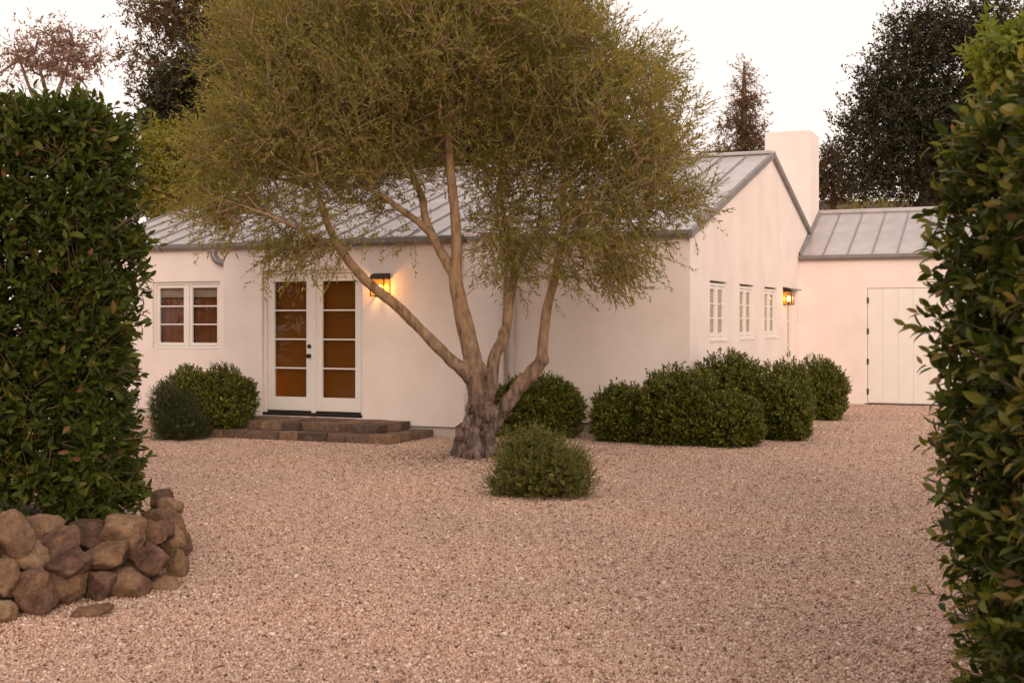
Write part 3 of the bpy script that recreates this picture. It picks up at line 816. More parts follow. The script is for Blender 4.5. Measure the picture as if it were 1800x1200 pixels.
# ------------------------------------------------------------------ wall lanterns
def lantern(label, origin, rz, energy):
    """barrel-hooded lantern; local x along the wall, -y out of the wall, z up from its foot."""
    t = thing('wall_lantern', label, 'lantern', origin, rz, 'hooded wall lanterns')
    w, d, h = 0.235, 0.17, 0.335
    box_obj('back_plate', (-w / 2, w / 2, -0.014, -0.002, 0, h), M['brass'], t, bev=0.003)
    # hood: quarter barrel rising from the front to the wall
    bm = bmesh.new(); prof = [(-d, 0.245)] + [(-d * math.cos(k * math.pi / 14), 0.245 + 0.09 * math.sin(k * math.pi / 14)) for k in range(1, 8)] + [(-0.002, 0.335), (-0.002, 0.245)]
    A = [bm.verts.new((-w / 2 - 0.006, y, z)) for y, z in prof]; B = [bm.verts.new((w / 2 + 0.006, y, z)) for y, z in prof]
    for k in range(len(prof)):
        k2 = (k + 1) % len(prof); bm.faces.new((A[k], A[k2], B[k2], B[k]))
    bm.faces.new(A); bm.faces.new(B)
    bm_obj('hood', bm, M['black'], t)
    bm = bmesh.new(); e = 0.007
    for x in (-w / 2 + e, w / 2 - e):
        box(bm, x - e, x + e, -d, -d + 2 * e, 0.012, 0.246)
    box(bm, -w / 2, w / 2, -d, -d + 2 * e, 0.0, 0.013)
    box(bm, -w / 2, -w / 2 + 2 * e, -d + 2 * e, -0.013, 0.0, 0.012)
    box(bm, w / 2 - 2 * e, w / 2, -d + 2 * e, -0.013, 0.0, 0.012)
    bm_obj('frame', bm, M['black'], t)
    box_obj('pane', (-w / 2 + 0.012, w / 2 - 0.012, -d + 0.006, -d + 0.008, 0.012, 0.244), M['lamp_glass'], t)
    for s in (-1, 1):
        x = s * (w / 2 - 0.006); box_obj('pane', (x - 0.001, x + 0.001, -d + 0.015, -0.016, 0.012, 0.244), M['lamp_glass'], t)
    bm = bmesh.new(); tube(bm, [(0, -0.085, 0.005), (0, -0.085, 0.075)], 0.016, 10)
    bm_obj('socket', bm, M['black'], t, smooth=True)
    bm = bmesh.new(); bmesh.ops.create_uvsphere(bm, u_segments=12, v_segments=8, radius=0.034, matrix=Matrix.Translation((0, -0.085, 0.115)) @ Matrix.Diagonal((0.8, 0.8, 1.5, 1)))
    bm_obj('bulb', bm, M['bulb'], t, smooth=True)
    l = bpy.data.lights.new('bulb_light', 'POINT'); l.energy = energy; l.color = (1, 0.56, 0.22); l.shadow_soft_size = 0.03
    lo = bpy.data.objects.new('bulb_light', l); lo.location = (0, -0.115, 0.125); link(lo, t)
    return t
lantern('lit black hooded lantern beside the french doors', hw(-4.10, BB, 1.975), -HA, 6.5)
lantern('lit black hooded lantern beside the narrow side door on the gable wall', hw(0, 6.66, 1.93), -HA + math.pi / 2, 2.2)

# ------------------------------------------------------------------ stone steps at the french doors
def stone_mesh(sx, sy, sz, seed, sub=3, rough=0.10, cuts=5, boxy=0.5):
    bm = bmesh.new(); bmesh.ops.create_icosphere(bm, subdivisions=sub, radius=1)
    rnd = random.Random(seed)
    pl = []
    for _ in range(cuts):
        n = Vector((rnd.gauss(0, 1), rnd.gauss(0, 1), rnd.gauss(0, 1))).normalized(); pl.append((n, rnd.uniform(0.55, 0.86)))
    off = Vector((rnd.uniform(0, 50), rnd.uniform(0, 50), rnd.uniform(0, 50)))
    for v in bm.verts:
        p = v.co.copy()
        m = max(abs(p.x), abs(p.y), abs(p.z))
        p = p.lerp(p / m * 0.86, boxy)
        for n, d in pl:
            k = p.dot(n)
            if k > d: p -= n * (k - d) * 0.95
        f = 1 + rough * noise.noise(p * 1.6 + off) + rough * 0.55 * noise.noise(p * 4 + off) + rough * 0.4 * noise.noise(p * 9 + off) + rough * 0.18 * noise.noise(p * 18 + off)
        p *= f
        v.co = Vector((p.x * sx, p.y * sy, p.z * sz))
    me = bpy.data.meshes.new('stone'); bm.to_mesh(me); bm.free()
    return me

def block_mesh(w, d, h, seed, j=0.012):
    """hewn block with uneven rounded edges, origin at its bottom centre."""
    rnd = random.Random(seed); bm = bmesh.new()
    box(bm, -w / 2, w / 2, -d / 2, d / 2, 0, h)
    for v in bm.verts:
        v.co += Vector((rnd.uniform(-j, j) * 1.6, rnd.uniform(-j, j), rnd.uniform(-j, j) * (0.5 if v.co.z > 0 else 0)))
    bmesh.ops.bevel(bm, geom=list(bm.edges), offset=min(0.008, h * 0.12), segments=1, affect='EDGES')
    bmesh.ops.triangulate(bm, faces=[f for f in bm.faces if len(f.verts) > 4])
    bmesh.ops.subdivide_edges(bm, edges=[e for e in bm.edges if e.calc_length() > 0.09], cuts=2, use_grid_fill=True)
    off = Vector((rnd.uniform(0, 50),) * 3)
    for v in bm.verts:
        q = noise.noise_vector(v.co * 9 + off); v.co += q * 0.010
    me = bpy.data.meshes.new('stone'); bmesh.ops.recalc_face_normals(bm, faces=bm.faces); bm.to_mesh(me); bm.free()
    return me

steps = thing('stone_steps', 'two low brown stone steps below the french doors', 'steps', hw(-5.0, BB - 0.6, 0), -HA)
S0, W0 = -5.0, BB - 0.6
def st_local(a, b, z): return (a - S0, b - W0, z)
bm = bmesh.new()
def stb(a0, a1, b0, b1, z0, z1):
    x0, y0, _ = st_local(a0, b0, 0); x1, y1, _ = st_local(a1, b1, 0); box(bm, x0, x1, y0, y1, z0, z1)
ARI = -4.433
LO = dict(a0=-7.0, a1=ARI + 1.15, out=1.30, h=0.115)
HI = dict(a0=-6.75, a1=ARI + 0.80, out=0.98, h=0.225)
stb(LO['a0'] + 0.08, LO['a1'] - 0.05, BB - LO['out'] + 0.06, BB - 0.01, -0.05, LO['h'] - 0.022)
stb(HI['a0'] + 0.08, HI['a1'] - 0.05, BB - HI['out'] + 0.06, BB - 0.012, 0.05, HI['h'] - 0.022)
bm_obj('mortar_bed', bm, M['mortar'], steps)
def tier(T, zbase, seed):
    rnd = random.Random(seed); h = T['h'] - zbase
    a = T['a0']; k = 0; dpt = 0.30
    while a < T['a1'] - 0.05:
        w = rnd.uniform(0.26, 0.62)
        if T['a1'] - (a + w) < 0.2: w = T['a1'] - a
        me = block_mesh(w - 0.016, dpt, h + rnd.uniform(-0.006, 0.006), seed * 100 + k)
        o = mesh_obj('stone', me, M['step_stone'], steps, st_local(a + w / 2, BB - T['out'] + dpt / 2 + rnd.uniform(-0.025, 0.025), zbase))
        a += w; k += 1
    b = BB - T['out'] + dpt               # side returns
    while b < BB - 0.02:
        w = min(rnd.uniform(0.24, 0.4), BB - 0.01 - b)
        if BB - 0.01 - b - w < 0.12: w = BB - 0.01 - b
        me = block_mesh(0.30, w - 0.016, h + rnd.uniform(-0.006, 0.006), seed * 200 + k)
        mesh_obj('stone', me, M['step_stone'], steps, st_local(T['a1'] - 0.15 + rnd.uniform(-0.012, 0.012), b + w / 2, zbase))
        b += w; k += 1
tier(LO, 0.0, 3); tier(HI, LO['h'] - 0.004, 4)
rnd = random.Random(9); a = HI['a0'] + 0.02; k = 0            # flags of the landing
while a < HI['a1'] - 0.32:
    w = min(rnd.uniform(0.4, 0.75), HI['a1'] - 0.31 - a)
    for (b0, b1) in ((BB - HI['out'] + 0.31, BB - 0.36), (BB - 0.35, BB - 0.02)):
        me = block_mesh(w - 0.016, b1 - b0 - 0.014, 0.045, 900 + k, j=0.01); k += 1
        mesh_obj('stone', me, M['step_stone'], steps, st_local(a + w / 2, (b0 + b1) / 2, HI['h'] - 0.047))
    a += w

# ------------------------------------------------------------------ dry stone wall and bed at the left
swall = thing('stone_wall', 'low curved dry stone wall of rounded brown boulders below the left hedge', 'stone wall', (-2.4, 7.3, 0))
SL = [  # photo column, row of centre, width, height, set back, seed-cuts
    (18, 942, 100, 92, 0.16), (102, 954, 78, 56, 0.24), (124, 990, 92, 62, 0.05), (46, 977, 72, 52, 0.10), (60, 1032, 76, 84, 0.0),
    (114, 1034, 74, 72, 0.03), (4, 1018, 56, 70, 0.0), (0, 1082, 58, 58, -0.04), (58, 1084, 74, 44, 0.02), (192, 972, 90, 50, 0.08),
    (212, 937, 98, 58, 0.22), (177, 1034, 62, 66, 0.03), (233, 1030, 76, 70, -0.02), (268, 982, 78, 54, 0.06), (262, 934, 62, 54, 0.22),
    (288, 930, 36, 42, 0.28), (288, 1028, 56, 50, 0.03), (305, 950, 38, 52, 0.36), (284, 908, 66, 40, 0.75), (306, 926, 42, 50, 0.62),
    (308, 990, 32, 54, 0.28), (313, 1016, 30, 44, 0.42), (150, 1068, 60, 24, 0.05), (30, 1060, 60, 40, 0.12), (205, 1066, 50, 22, 0.10),
    (262, 1046, 40, 24, 0.12), (318, 960, 30, 52, 0.75), (316, 992, 34, 52, 0.62), (300, 890, 44, 36, 1.15), (300, 930, 40, 60, 1.0), (292, 900, 40, 50, 1.5), (286, 880, 40, 40, 1.9), (284, 915, 40, 50, 1.9), (312, 950, 40, 50, 1.1), (-50, 960, 90, 90, 0.06), (-50, 1050, 90, 90, 0.0), (158, 948, 80, 62, 0.34), (75, 930, 70, 60, 0.40), (160, 1000, 60, 44, 0.22), (240, 1000, 60, 40, 0.24)]
def wall_y(x): return 6.86 + x / 290 * 0.78
for i, (x, y, w, h, sb) in enumerate(SL):
    Y = wall_y(x) + sb + 0.16
    c = px(x, y, Y); mpp = Y / F
    sx, sz = w * mpp / 2 * 1.10, h * mpp / 2 * 1.12
    me = stone_mesh(sx, max(sx, sz) * random.uniform(0.9, 1.15), sz, 300 + i, sub=4, rough=0.13, cuts=11, boxy=0.55)
    o = mesh_obj('stone', me, M['stone'], swall, smooth=True)
    o.location = Vector(c) - swall.location
    o.rotation_euler = (random.uniform(-0.15, 0.15), random.uniform(-0.12, 0.12), random.uniform(-0.3, 0.3))
fl = stone_mesh(0.125, 0.10, 0.028, 777, sub=4, rough=0.12, cuts=4, boxy=0.5)
o = mesh_obj('stone', fl, M['stone'], swall, smooth=True); o.location = Vector((*px(164, 1072, 7.12)[:2], 0.018)) - swall.location; o.rotation_euler = (0, -0.12, 0.25)
# earth bed behind it
bm = bmesh.new()
ring = [(-6.5, 7.15), (-2.75, 7.15), (-2.45, 7.75), (-2.40, 8.05), (-2.45, 8.5), (-2.6, 9.0), (-2.9, 9.3), (-6.5, 9.3)]
lo_ = [bm.verts.new((x, y, -0.05)) for x, y in ring]; hi_ = [bm.verts.new((x - 0.12, y + (0.05 if y < 8 else -0.15 if y > 8.6 else 0), 0.33)) for x, y in ring]
for k in range(len(ring)): bm.faces.new((lo_[k], lo_[(k + 1) % len(ring)], hi_[(k + 1) % len(ring)], hi_[k]))
bm.faces.new(hi_)
bed = bm_obj('planting_bed', bm, M['soil']); bed['kind'] = 'structure'; bed['label'] = 'raised earth bed behind the stone wall'

# ------------------------------------------------------------------ hedges
UNIT = {}
def unit_leaf(mat):
    if mat.name not in UNIT:
        V, Fc = leaf_geo(np.zeros((1, 3)), np.array([[1., 0, 0]]), np.array([[0., 0, 1]]), np.array([1.0]), np.array([0.42]), 'leaf')
        me = fast_mesh('leaf', V, Fc); me.materials.append(mat)
        me.polygons.foreach_set('use_smooth', np.ones(len(me.polygons), dtype=bool)); UNIT[mat.name] = me
    return UNIT[mat.name]

def hedge(label, x0, x1, y0, y1, z0, z1, dens, L, nleaf, xoff=None, round_=0.35, fresh=0.0, keep=300, seed=1, rough=0.11, trunkxy=()):
    global rng
    rng = np.random.default_rng(seed)
    t = thing('hedge', label, 'hedge', ((x0 + x1) / 2, (y0 + y1) / 2, z0))
    org, nor = [], []
    lx, ly, lz = x1 - x0, y1 - y0, z1 - z0
    far_x = '+x' if x0 > 0 else '-x'
    for (A, face) in ((lx * lz * (0.4 if x0 > 0 else 1), '-y'), (lx * lz * (1 if x0 > 0 else 0.4), '+y'), (ly * lz * (0.4 if far_x == '-x' else 1), '-x'), (ly * lz * (0.4 if far_x == '+x' else 1), '+x'), (lx * ly, '+z')):
        n = int(A * dens); u = rng.random((n, 2)); p = np.zeros((n, 3)); q = np.zeros((n, 3)); s = 1 if face[0] == '+' else -1
        if face[1] == 'y': p[:, 0] = x0 + u[:, 0] * lx; p[:, 1] = y1 if s > 0 else y0; p[:, 2] = z0 + u[:, 1] * lz; q[:, 1] = s
        if face[1] == 'x': p[:, 1] = y0 + u[:, 0] * ly; p[:, 0] = x1 if s > 0 else x0; p[:, 2] = z0 + u[:, 1] * lz; q[:, 0] = s
        if face[1] == 'z': p[:, 0] = x0 + u[:, 0] * lx; p[:, 1] = y0 + u[:, 1] * ly; p[:, 2] = z1; q[:, 2] = 1
        org.append(p); nor.append(q)
    org, nor = np.vstack(org), np.vstack(nor)
    c = np.array([(x0 + x1) / 2, (y0 + y1) / 2, (z0 + z1) / 2]); hl = np.array([lx, ly, lz]) / 2
    # round the arrises
    d = org - c; inner = np.clip(d, -(hl - round_), hl - round_); inner[:, 2] = np.where(d[:, 2] < 0, d[:, 2], inner[:, 2])
    e = d - inner; el = np.linalg.norm(e, axis=1, keepdims=True) + 1e-6
    d = inner + e / el * np.minimum(el, round_); nn = norm(e / el + nor * 0.3)
    P = c + d
    if xoff is not None: P[:, 0] += xoff(P[:, 2])
    bump = np.array([noise.noise(Vector(p) * 2.2) * 0.6 + noise.noise(Vector(p) * 5.5) * 0.45 for p in P])
    dep = np.abs(rng.normal(0, 0.08, len(P))) + (rng.random(len(P)) < 0.5) * rng.random(len(P)) * 0.22
    ln = rng.uniform(0.15, 0.30, len(P)) * (L / 0.1)
    P = P + nn * (bump * rough - dep - ln * 0.35)[:, None]
    dr = norm(nn * 0.8 + np.array([0, 0, 0.45]) + rng.normal(0, 0.45, P.shape))
    long = rng.random(len(P)) < 0.02
    ln = np.where(long, ln * 1.6, ln)
    parts = sprig_leaves(P, dr, ln, nleaf, L, L * 0.42, spread=0.95, jit=0.4)
    pos, ax, nr, LL, WW = parts
    tips = np.tile(np.arange(nleaf), len(P)) >= nleaf - 2
    outer = np.repeat(dep < 0.07, nleaf)
    isf = (rng.random(len(pos)) < fresh) & outer & tips
    # the leaves that show largest become single parts
    rel = pos - np.array([0, 0, CAM_H]); col = 900 + F * rel[:, 0] / rel[:, 1]; row = HOR - F * rel[:, 2] / rel[:, 1]
    vis = (col > 5) & (col < 1795) & (row > 5) & (row < 1195) & outer
    face_ = -(norm(nr) * norm(rel)).sum(1)
    score = np.where(vis, LL / rel[:, 1] * (0.4 + np.abs(face_)) - np.repeat(dep, nleaf) * 0.05, -1)
    pick = np.argsort(-score)[:keep * 3]; pick = rng.permutation(pick)[:keep]
    sel = np.zeros(len(pos), bool); sel[pick] = True
    base = np.array(t.location)
    deep = np.repeat(dep > 0.13, nleaf)
    for m_, msk in ((M['hedge_leaf'], ~isf & ~deep), (M['fresh_leaf'], isf & ~deep)):
        k = msk & ~sel
        if k.any():
            leaves_obj('foliage', [(pos[k] - base, ax[k], nr[k], LL[k], WW[k])], m_, t, 'leaf', smooth=True)
    k = deep & ~sel; nin = int(lx * ly * lz * 1500)
    ip = (rng.random((nin, 3)) - 0.5) * np.array([lx - 0.42, ly - 0.42, lz - 0.3]) + c
    inner_ = (np.vstack([pos[k], ip]) - base, np.vstack([ax[k], sph(nin)]), np.vstack([nr[k], sph(nin)]), np.r_[LL[k], np.full(nin, L * 1.35)], np.r_[WW[k], np.full(nin, L * 0.8)])
    leaves_obj('inner_foliage', [inner_], M['hedge_leaf'], t, 'diamond')
    for i in pick:
        a_ = Vector(ax[i]).normalized(); n_ = Vector(nr[i]); n_ = (n_ - a_ * n_.dot(a_)).normalized(); s_ = n_.cross(a_)
        o = bpy.data.objects.new('leaf', unit_leaf(M['fresh_leaf'] if isf[i] else M['hedge_leaf']))
        o.matrix_basis = Matrix.Translation(Vector(pos[i] - base)) @ Matrix((a_, s_, n_)).transposed().to_4x4() @ Matrix.Diagonal((LL[i], LL[i], LL[i], 1))
        link(o, t)
    # woody stems
    idx = rng.permutation(len(P))[:int(len(P) * 0.5)]
    A = P[idx] - dr[idx] * 0.12 - base; B = P[idx] + dr[idx] * ln[idx][:, None] - base
    so = mesh_obj('twigs', seg_tubes('twigs', A, B, np.full(len(idx), 0.004), np.full(len(idx), 0.002), 4), M['twig'], t); so['kind'] = 'stuff'
    for (x, y) in trunkxy:
        bm = bmesh.new(); h = (z1 - z0) * 0.75
        pts = [(x - base[0] + random.uniform(-.05, .05), y - base[1] + random.uniform(-.05, .05), h * k / 5 - 0.02) for k in range(6)]
        tube(bm, pts, [0.04, 0.036, 0.032, 0.026, 0.02, 0.012], 7)
        for q in range(16):
            k = random.randint(1, 4); p = Vector(pts[k]); aim = Vector((random.uniform(-1, 1) * lx * 0.4, random.uniform(-1, 1) * ly * 0.4, random.uniform(0.1, 0.5)))
            tube(bm, [p, p + aim * 0.5 + Vector((0, 0, 0.04)), p + aim], [0.014, 0.01, 0.005], 5)
        bm_obj('stem', bm, M['bark'], t, smooth=True)
    return t
hedge('tall clipped dark green laurel hedge above the stone wall at left', -4.9, -2.52, 7.95, 8.95, 0.33, 3.03, 430, 0.070, 7, keep=300, seed=11,
      trunkxy=[(-3.0, 8.45), (-3.6, 8.45), (-4.3, 8.45)], fresh=0.02)
hedge('tall near glossy hedge with yellow new shoots at right edge', 1.58, 2.9, 2.7, 5.02, 0.0, 2.42, 520, 0.058, 7, xoff=lambda z: 0.03 + 0.10 * np.clip((1.4 - z) / 1.4, 0, 1) ** 1.3,
      fresh=0.6, keep=300, seed=12, round_=0.28, trunkxy=[(2.2, 3.3), (2.2, 4.1), (2.2, 4.7)])

# ------------------------------------------------------------------ shrubs
def shrub(name, label, loc, lobes, nsprig, leaf, leafmat, group=None, cat='shrub', sl=0.10, nleaf=9, wr=0.54, spread=0.95, up=0.55, rough=0.24, seed=1, flat=0.12):
    """lobes: (dx, dy, zc, rx, ry, rz) ; leaves grow on sprigs in an uneven shell."""
    global rng
    rng = np.random.default_rng(seed)
    t = thing(name, label, cat, loc, 0, group)
    vol = np.array([l[3] * l[5] + l[3] * l[4] for l in lobes]); vol = vol / vol.sum()
    allp, alld = [], []
    for l, w in zip(lobes, vol):
        n = int(nsprig * w); d = sph(n); c = np.array(l[:3]); r = np.array(l[3:])
        f = 1 + rough * np.array([noise.noise(Vector(x) * 2.2 + Vector((seed, l[0], 3))) * 1.0 + noise.noise(Vector(x) * 5 + Vector((seed, 7, l[1]))) * 0.8 for x in d])
        dep = 1 - np.abs(rng.normal(0, 0.09, n)) - (rng.random(n) < 0.15) * rng.random(n) * 0.3
        p = c + d * r * (f * dep)[:, None]
        nn = norm(d / r)
        keep = p[:, 2] > 0.02
        p, nn = p[keep], nn[keep]
        for o in lobes:                     # drop what lies deep inside another lobe
            if o is l: continue
            q = (p - np.array(o[:3])) / np.array(o[3:]); k = (q ** 2).sum(1) > 0.55
            p, nn = p[k], nn[k]
        allp.append(p); alld.append(nn)
    P = np.vstack(allp); D = np.vstack(alld)
    dr = norm(D * 0.9 + np.array([0, 0, up]) + rng.normal(0, 0.35, P.shape))
    ln = rng.uniform(0.6, 1.3, len(P)) * sl
    ln = np.where((rng.random(len(P)) < 0.10) & (D[:, 2] > 0.1), ln * 1.9, ln)
    P = P - dr * ln[:, None] * 0.5; P[:, 2] = np.maximum(P[:, 2], 0.015)
    parts = sprig_leaves(P, dr, ln, nleaf, leaf, leaf * wr, spread=spread, jit=0.4)
    parts[0][:, 2] = np.maximum(parts[0][:, 2], 0.01)
    fill = []
    for l in lobes:
        n = int(9000 * l[3] * l[4] * l[5] / max(leaf, .03) ** 1 * 0.033 * 1.6) + 150; q = np.array(l[:3]) + sph(n) * (rng.random((n, 1)) ** 0.4) * np.array(l[3:]) * 0.86
        q = q[q[:, 2] > 0.04]; n = len(q)
        fill.append((q, sph(n), sph(n), np.full(n, 0.075), np.full(n, 0.05)))
    leaves_obj('foliage', [parts, *fill], leafmat, t, 'diamond')
    # stems from the root to part of the sprigs
    k = rng.permutation(len(P))[:110]
    B = P[k]; A = np.column_stack([B[:, 0] * 0.12, B[:, 1] * 0.12, np.zeros(len(k))]); mid_ = A * 0.45 + B * 0.55 + rng.normal(0, 0.02, A.shape); mid_[:, 2] = np.maximum(mid_[:, 2], 0.03)
    st = mesh_obj('stems', seg_tubes('stems', np.vstack([A, mid_]), np.vstack([mid_, B]), np.r_[np.full(len(k), 0.008), np.full(len(k), 0.005)], np.r_[np.full(len(k), 0.005), np.full(len(k), 0.0025)], 4), M['bark'], t)
    st['kind'] = 'stuff'
    return t

def gp(x, Y): return ((x - 900) / F * Y, Y, 0.0)
GB = 'round clipped shrubs against the house'
def mound(w, h, d=None, extra=()):
    d = d or w * 0.92
    return [(0, 0, h * 0.45, w, d, h * 0.55), (w * 0.25, -d * 0.1, h * 0.40, w * 0.74, d * 0.8, h * 0.52), (-w * 0.28, d * 0.05, h * 0.38, w * 0.70, d * 0.8, h * 0.50), *extra]
SH = M['shrub_leaf']
shrub('round_shrub', 'broad clipped green shrub left of the french doors', gp(392, 18.3), [(0, 0, 0.46, 0.47, 0.5, 0.50), (-0.52, 0.12, 0.46, 0.42, 0.45, 0.48), (-0.25, 0.1, 0.42, 0.5, 0.45, 0.42)], 4400, 0.038, SH, GB, seed=21)
shrub('round_shrub', 'clipped green shrub directly behind the olive trunk', gp(946, 18.05), [(0.02, 0, 0.42, 0.60, 0.48, 0.44), (-0.35, 0.1, 0.36, 0.35, 0.35, 0.38), (0.25, -0.05, 0.36, 0.4, 0.4, 0.40)], 3600, 0.038, SH, GB, seed=22)
shrub('round_shrub', 'leftmost low mound of the shrub row by the house corner', gp(1092, 17.35), mound(0.40, 0.78), 2300, 0.037, SH, GB, seed=23)
shrub('round_shrub', 'tall domed shrub second from left in the corner row', gp(1190, 17.0), mound(0.55, 1.0), 3800, 0.038, SH, GB, seed=24)
shrub('round_shrub', 'low front shrub nearest the gravel in the corner row', gp(1277, 16.75), mound(0.47, 0.68), 3000, 0.038, SH, GB, seed=25)
shrub('round_shrub', 'tallest shrub behind the others under the first gable window', gp(1280, 18.05), mound(0.60, 1.16), 3600, 0.038, SH, GB, seed=26)
shrub('round_shrub', 'upright shrub right of the low front mound in the corner row', gp(1380, 17.55), mound(0.34, 0.82, 0.36), 2400, 0.038, SH, GB, seed=27)
shrub('round_shrub', 'shrub half hidden behind the row under the gable windows', gp(1377, 19.3), mound(0.42, 1.03), 2300, 0.038, SH, GB, seed=28)
shrub('round_shrub', 'farthest shrub of the row in front of the narrow side door', gp(1441, 21.3), mound(0.44, 1.0, 0.5), 3000, 0.036, SH, GB, seed=29)
shrub('wispy_shrub', 'small wispy grey green shrub alone on the gravel before the olive tree', gp(950, 11.95), [(0.02, 0, 0.20, 0.44, 0.40, 0.32), (-0.16, 0, 0.30, 0.24, 0.26, 0.31), (0.2, -0.05, 0.16, 0.28, 0.30, 0.26), (0.0, 0.05, 0.36, 0.22, 0.24, 0.27), (-0.3, 0.0, 0.1, 0.2, 0.2, 0.16)], 2700, 0.030, M['grey_shrub_leaf'], seed=30, sl=0.17, nleaf=12, wr=0.26, spread=0.6, up=0.7, rough=0.32)
shrub('rosemary_bush', 'dark feathery rosemary bush beside the left end of the steps', gp(318, 17.6), [(0, 0, 0.16, 0.36, 0.34, 0.26), (-0.24, 0.1, 0.42, 0.20, 0.22, 0.36), (-0.05, 0.1, 0.3, 0.24, 0.25, 0.3)], 2600, 0.034, M['rosemary_leaf'], seed=31, sl=0.16, nleaf=12, wr=0.16, spread=0.5, up=0.9, rough=0.2)

# ------------------------------------------------------------------ olive tree
rng = np.random.default_rng(5)
TY = 15.45
tb = px(836, 801, TY); tb[2] = 0
olive = thing('olive_tree', 'old olive tree with knobbly bole and four bare limbs in front of the house', 'tree', tuple(tb))
def T(x, y, dy=0.0): return px(x, y, TY + dy) - tb
limbs = {
    'A': ([(842, 715, 0), (828, 662, -.03), (795, 635, -.12), (750, 590, -.25), (700, 540, -.38), (640, 490, -.5), (600, 440, -.6), (575, 390, -.65), (553, 318, -.7), (535, 250, -.72), (500, 170, -.8)], [.07, .095, .075, .068, .064, .058, .05, .044, .036, .028, .018]),
    'B': ([(840, 725, 0), (833, 645, 0), (824, 600, .02), (810, 540, .03), (801, 490, .03), (803, 440, .02), (800, 380, .0), (792, 300, -.05), (788, 220, -.1), (800, 140, -.1), (815, 60, -.1)], [.10, .122, .112, .098, .09, .07, .064, .056, .046, .034, .022]),
    'B1': ([(801, 490, .03), (782, 455, .1), (760, 415, .2), (748, 385, .3), (741, 345, .4), (725, 310, .5), (702, 240, .7), (690, 160, .8), (670, 80, .8)], [.07, .066, .06, .054, .048, .044, .036, .028, .018]),
    'B2': ([(760, 415, .2), (735, 390, .1), (700, 365, -.05), (665, 340, -.2), (630, 328, -.35), (570, 320, -.6), (500, 290, -.9), (440, 260, -1.1)], [.045, .042, .038, .034, .031, .027, .02, .014]),
    'C': ([(850, 735, .05), (862, 670, .12), (870, 625, .2), (888, 585, .3), (895, 530, .42), (904, 478, .55), (893, 420, .7), (880, 340, .9), (885, 250, 1.1), (900, 150, 1.2), (905, 60, 1.2)], [.08, .082, .076, .07, .062, .056, .046, .038, .03, .022, .015]),
    'C1': ([(904, 478, .55), (925, 440, .5), (945, 400, .4), (950, 340, .3), (945, 260, .1)], [.035, .032, .028, .022, .014]),
    'D': ([(858, 752, -.02), (876, 728, -.04), (905, 690, -.06), (932, 657, -.08), (951, 634, -.1), (955, 595, -.08), (962, 540, -.05), (980, 470, 0), (990, 400, .05), (990, 320, .1), (995, 240, .15), (1020, 160, .15), (1040, 90, .15)], [.13, .105, .092, .090, .082, .066, .062, .056, .05, .043, .034, .024, .015]),
    'D1': ([(990, 400, .05), (1020, 360, -.1), (1060, 325, -.3), (1110, 310, -.5), (1170, 320, -.7)], [.036, .03, .025, .02, .012]),
    'D2': ([(992, 330, .1), (1030, 290, .3), (1080, 240, .6), (1130, 190, .8)], [.032, .028, .02, .012]),
    'A1': ([(600, 440, -.6), (560, 420, -.9), (510, 395, -1.2), (450, 370, -1.4), (390, 350, -1.6)], [.032, .028, .024, .018, .012]),
    'A2': ([(560, 340, -.7), (520, 320, -.3), (460, 310, .1), (400, 300, .3)], [.028, .024, .018, .012]),
}
bm = bmesh.new(); skel = []; skel_r = []
for nm, (pts, rad) in limbs.items():
    P = catmull([T(*p) for p in pts], 5); rr = np.interp(np.linspace(0, 1, len(P)), np.linspace(0, 1, len(rad)), rad)
    wob = np.array([noise.noise(Vector(p) * 3.0 + Vector((len(nm), 0, 0))) for p in P]); rr2 = rr * (1 + 0.14 * wob)
    tube(bm, P, list(rr2), 10)
    for p, r_ in zip(P, rr):
        if p[2] > 2.05: skel.append(p)
def ball(x, y, dy, r, sq=1.0):
    bmesh.ops.create_icosphere(bm, subdivisions=3, radius=r, matrix=Matrix.Translation(Vector(T(x, y, dy))) @ Matrix.Diagonal((1, 1, sq, 1)))
bole = [(837, 806, .235), (836, 785, .21), (836, 765, .19), (839, 745, .16), (841, 725, .155), (842, 705, .14), (840, 685, .13)]
tube(bm, [T(x, y, 0.02) for x, y, _ in bole], [r for *_, r in bole], 16)
for b in [(824, 716, -.12, .075), (859, 725, -.13, .115), (815, 762, -.09, .115), (857, 770, -.10, .115), (842, 742, -.12, .06), (816, 780, .0, .11), (862, 786, .04, .10),
          (953, 632, -.11, .086), (838, 792, -.14, .09), (886, 588, .30, .075, 1.4), (827, 645, -.05, .055, 1.3), (868, 742, .02, .085), (846, 650, .05, .07, 1.5), (912, 676, -.10, .05)]:
    ball(*b)
for k in range(11):                 # root flare
    an = k / 11 * 6.28 + 0.3; L_r = random.uniform(0.27, 0.38)
    tube(bm, [(math.cos(an) * .16, math.sin(an) * .16, .13), (math.cos(an) * .24, math.sin(an) * .24, .045), (math.cos(an + .1) * L_r, math.sin(an + .1) * L_r, -.03)], [.09, .065, .03], 8)
me = bpy.data.meshes.new('trunk_src'); bm.to_mesh(me); bm.free()
tmp = bpy.data.objects.new('trunk_src', me); COL.objects.link(tmp)
rm = tmp.modifiers.new('r', 'REMESH'); rm.mode = 'VOXEL'; rm.voxel_size = 0.0145
sm = tmp.modifiers.new('s', 'SMOOTH'); sm.iterations = 6; sm.factor = 0.5
dg = bpy.context.evaluated_depsgraph_get()
tme = bpy.data.meshes.new_from_object(tmp.evaluated_get(dg))
bpy.data.objects.remove(tmp); bpy.data.meshes.remove(me)
nv = len(tme.vertices); co = np.empty(nv * 3, np.float32); tme.vertices.foreach_get('co', co); co = co.reshape(-1, 3)
no = np.empty(nv * 3, np.float32); tme.vertices.foreach_get('normal', no); no = no.reshape(-1, 3)
disp = np.zeros(nv)
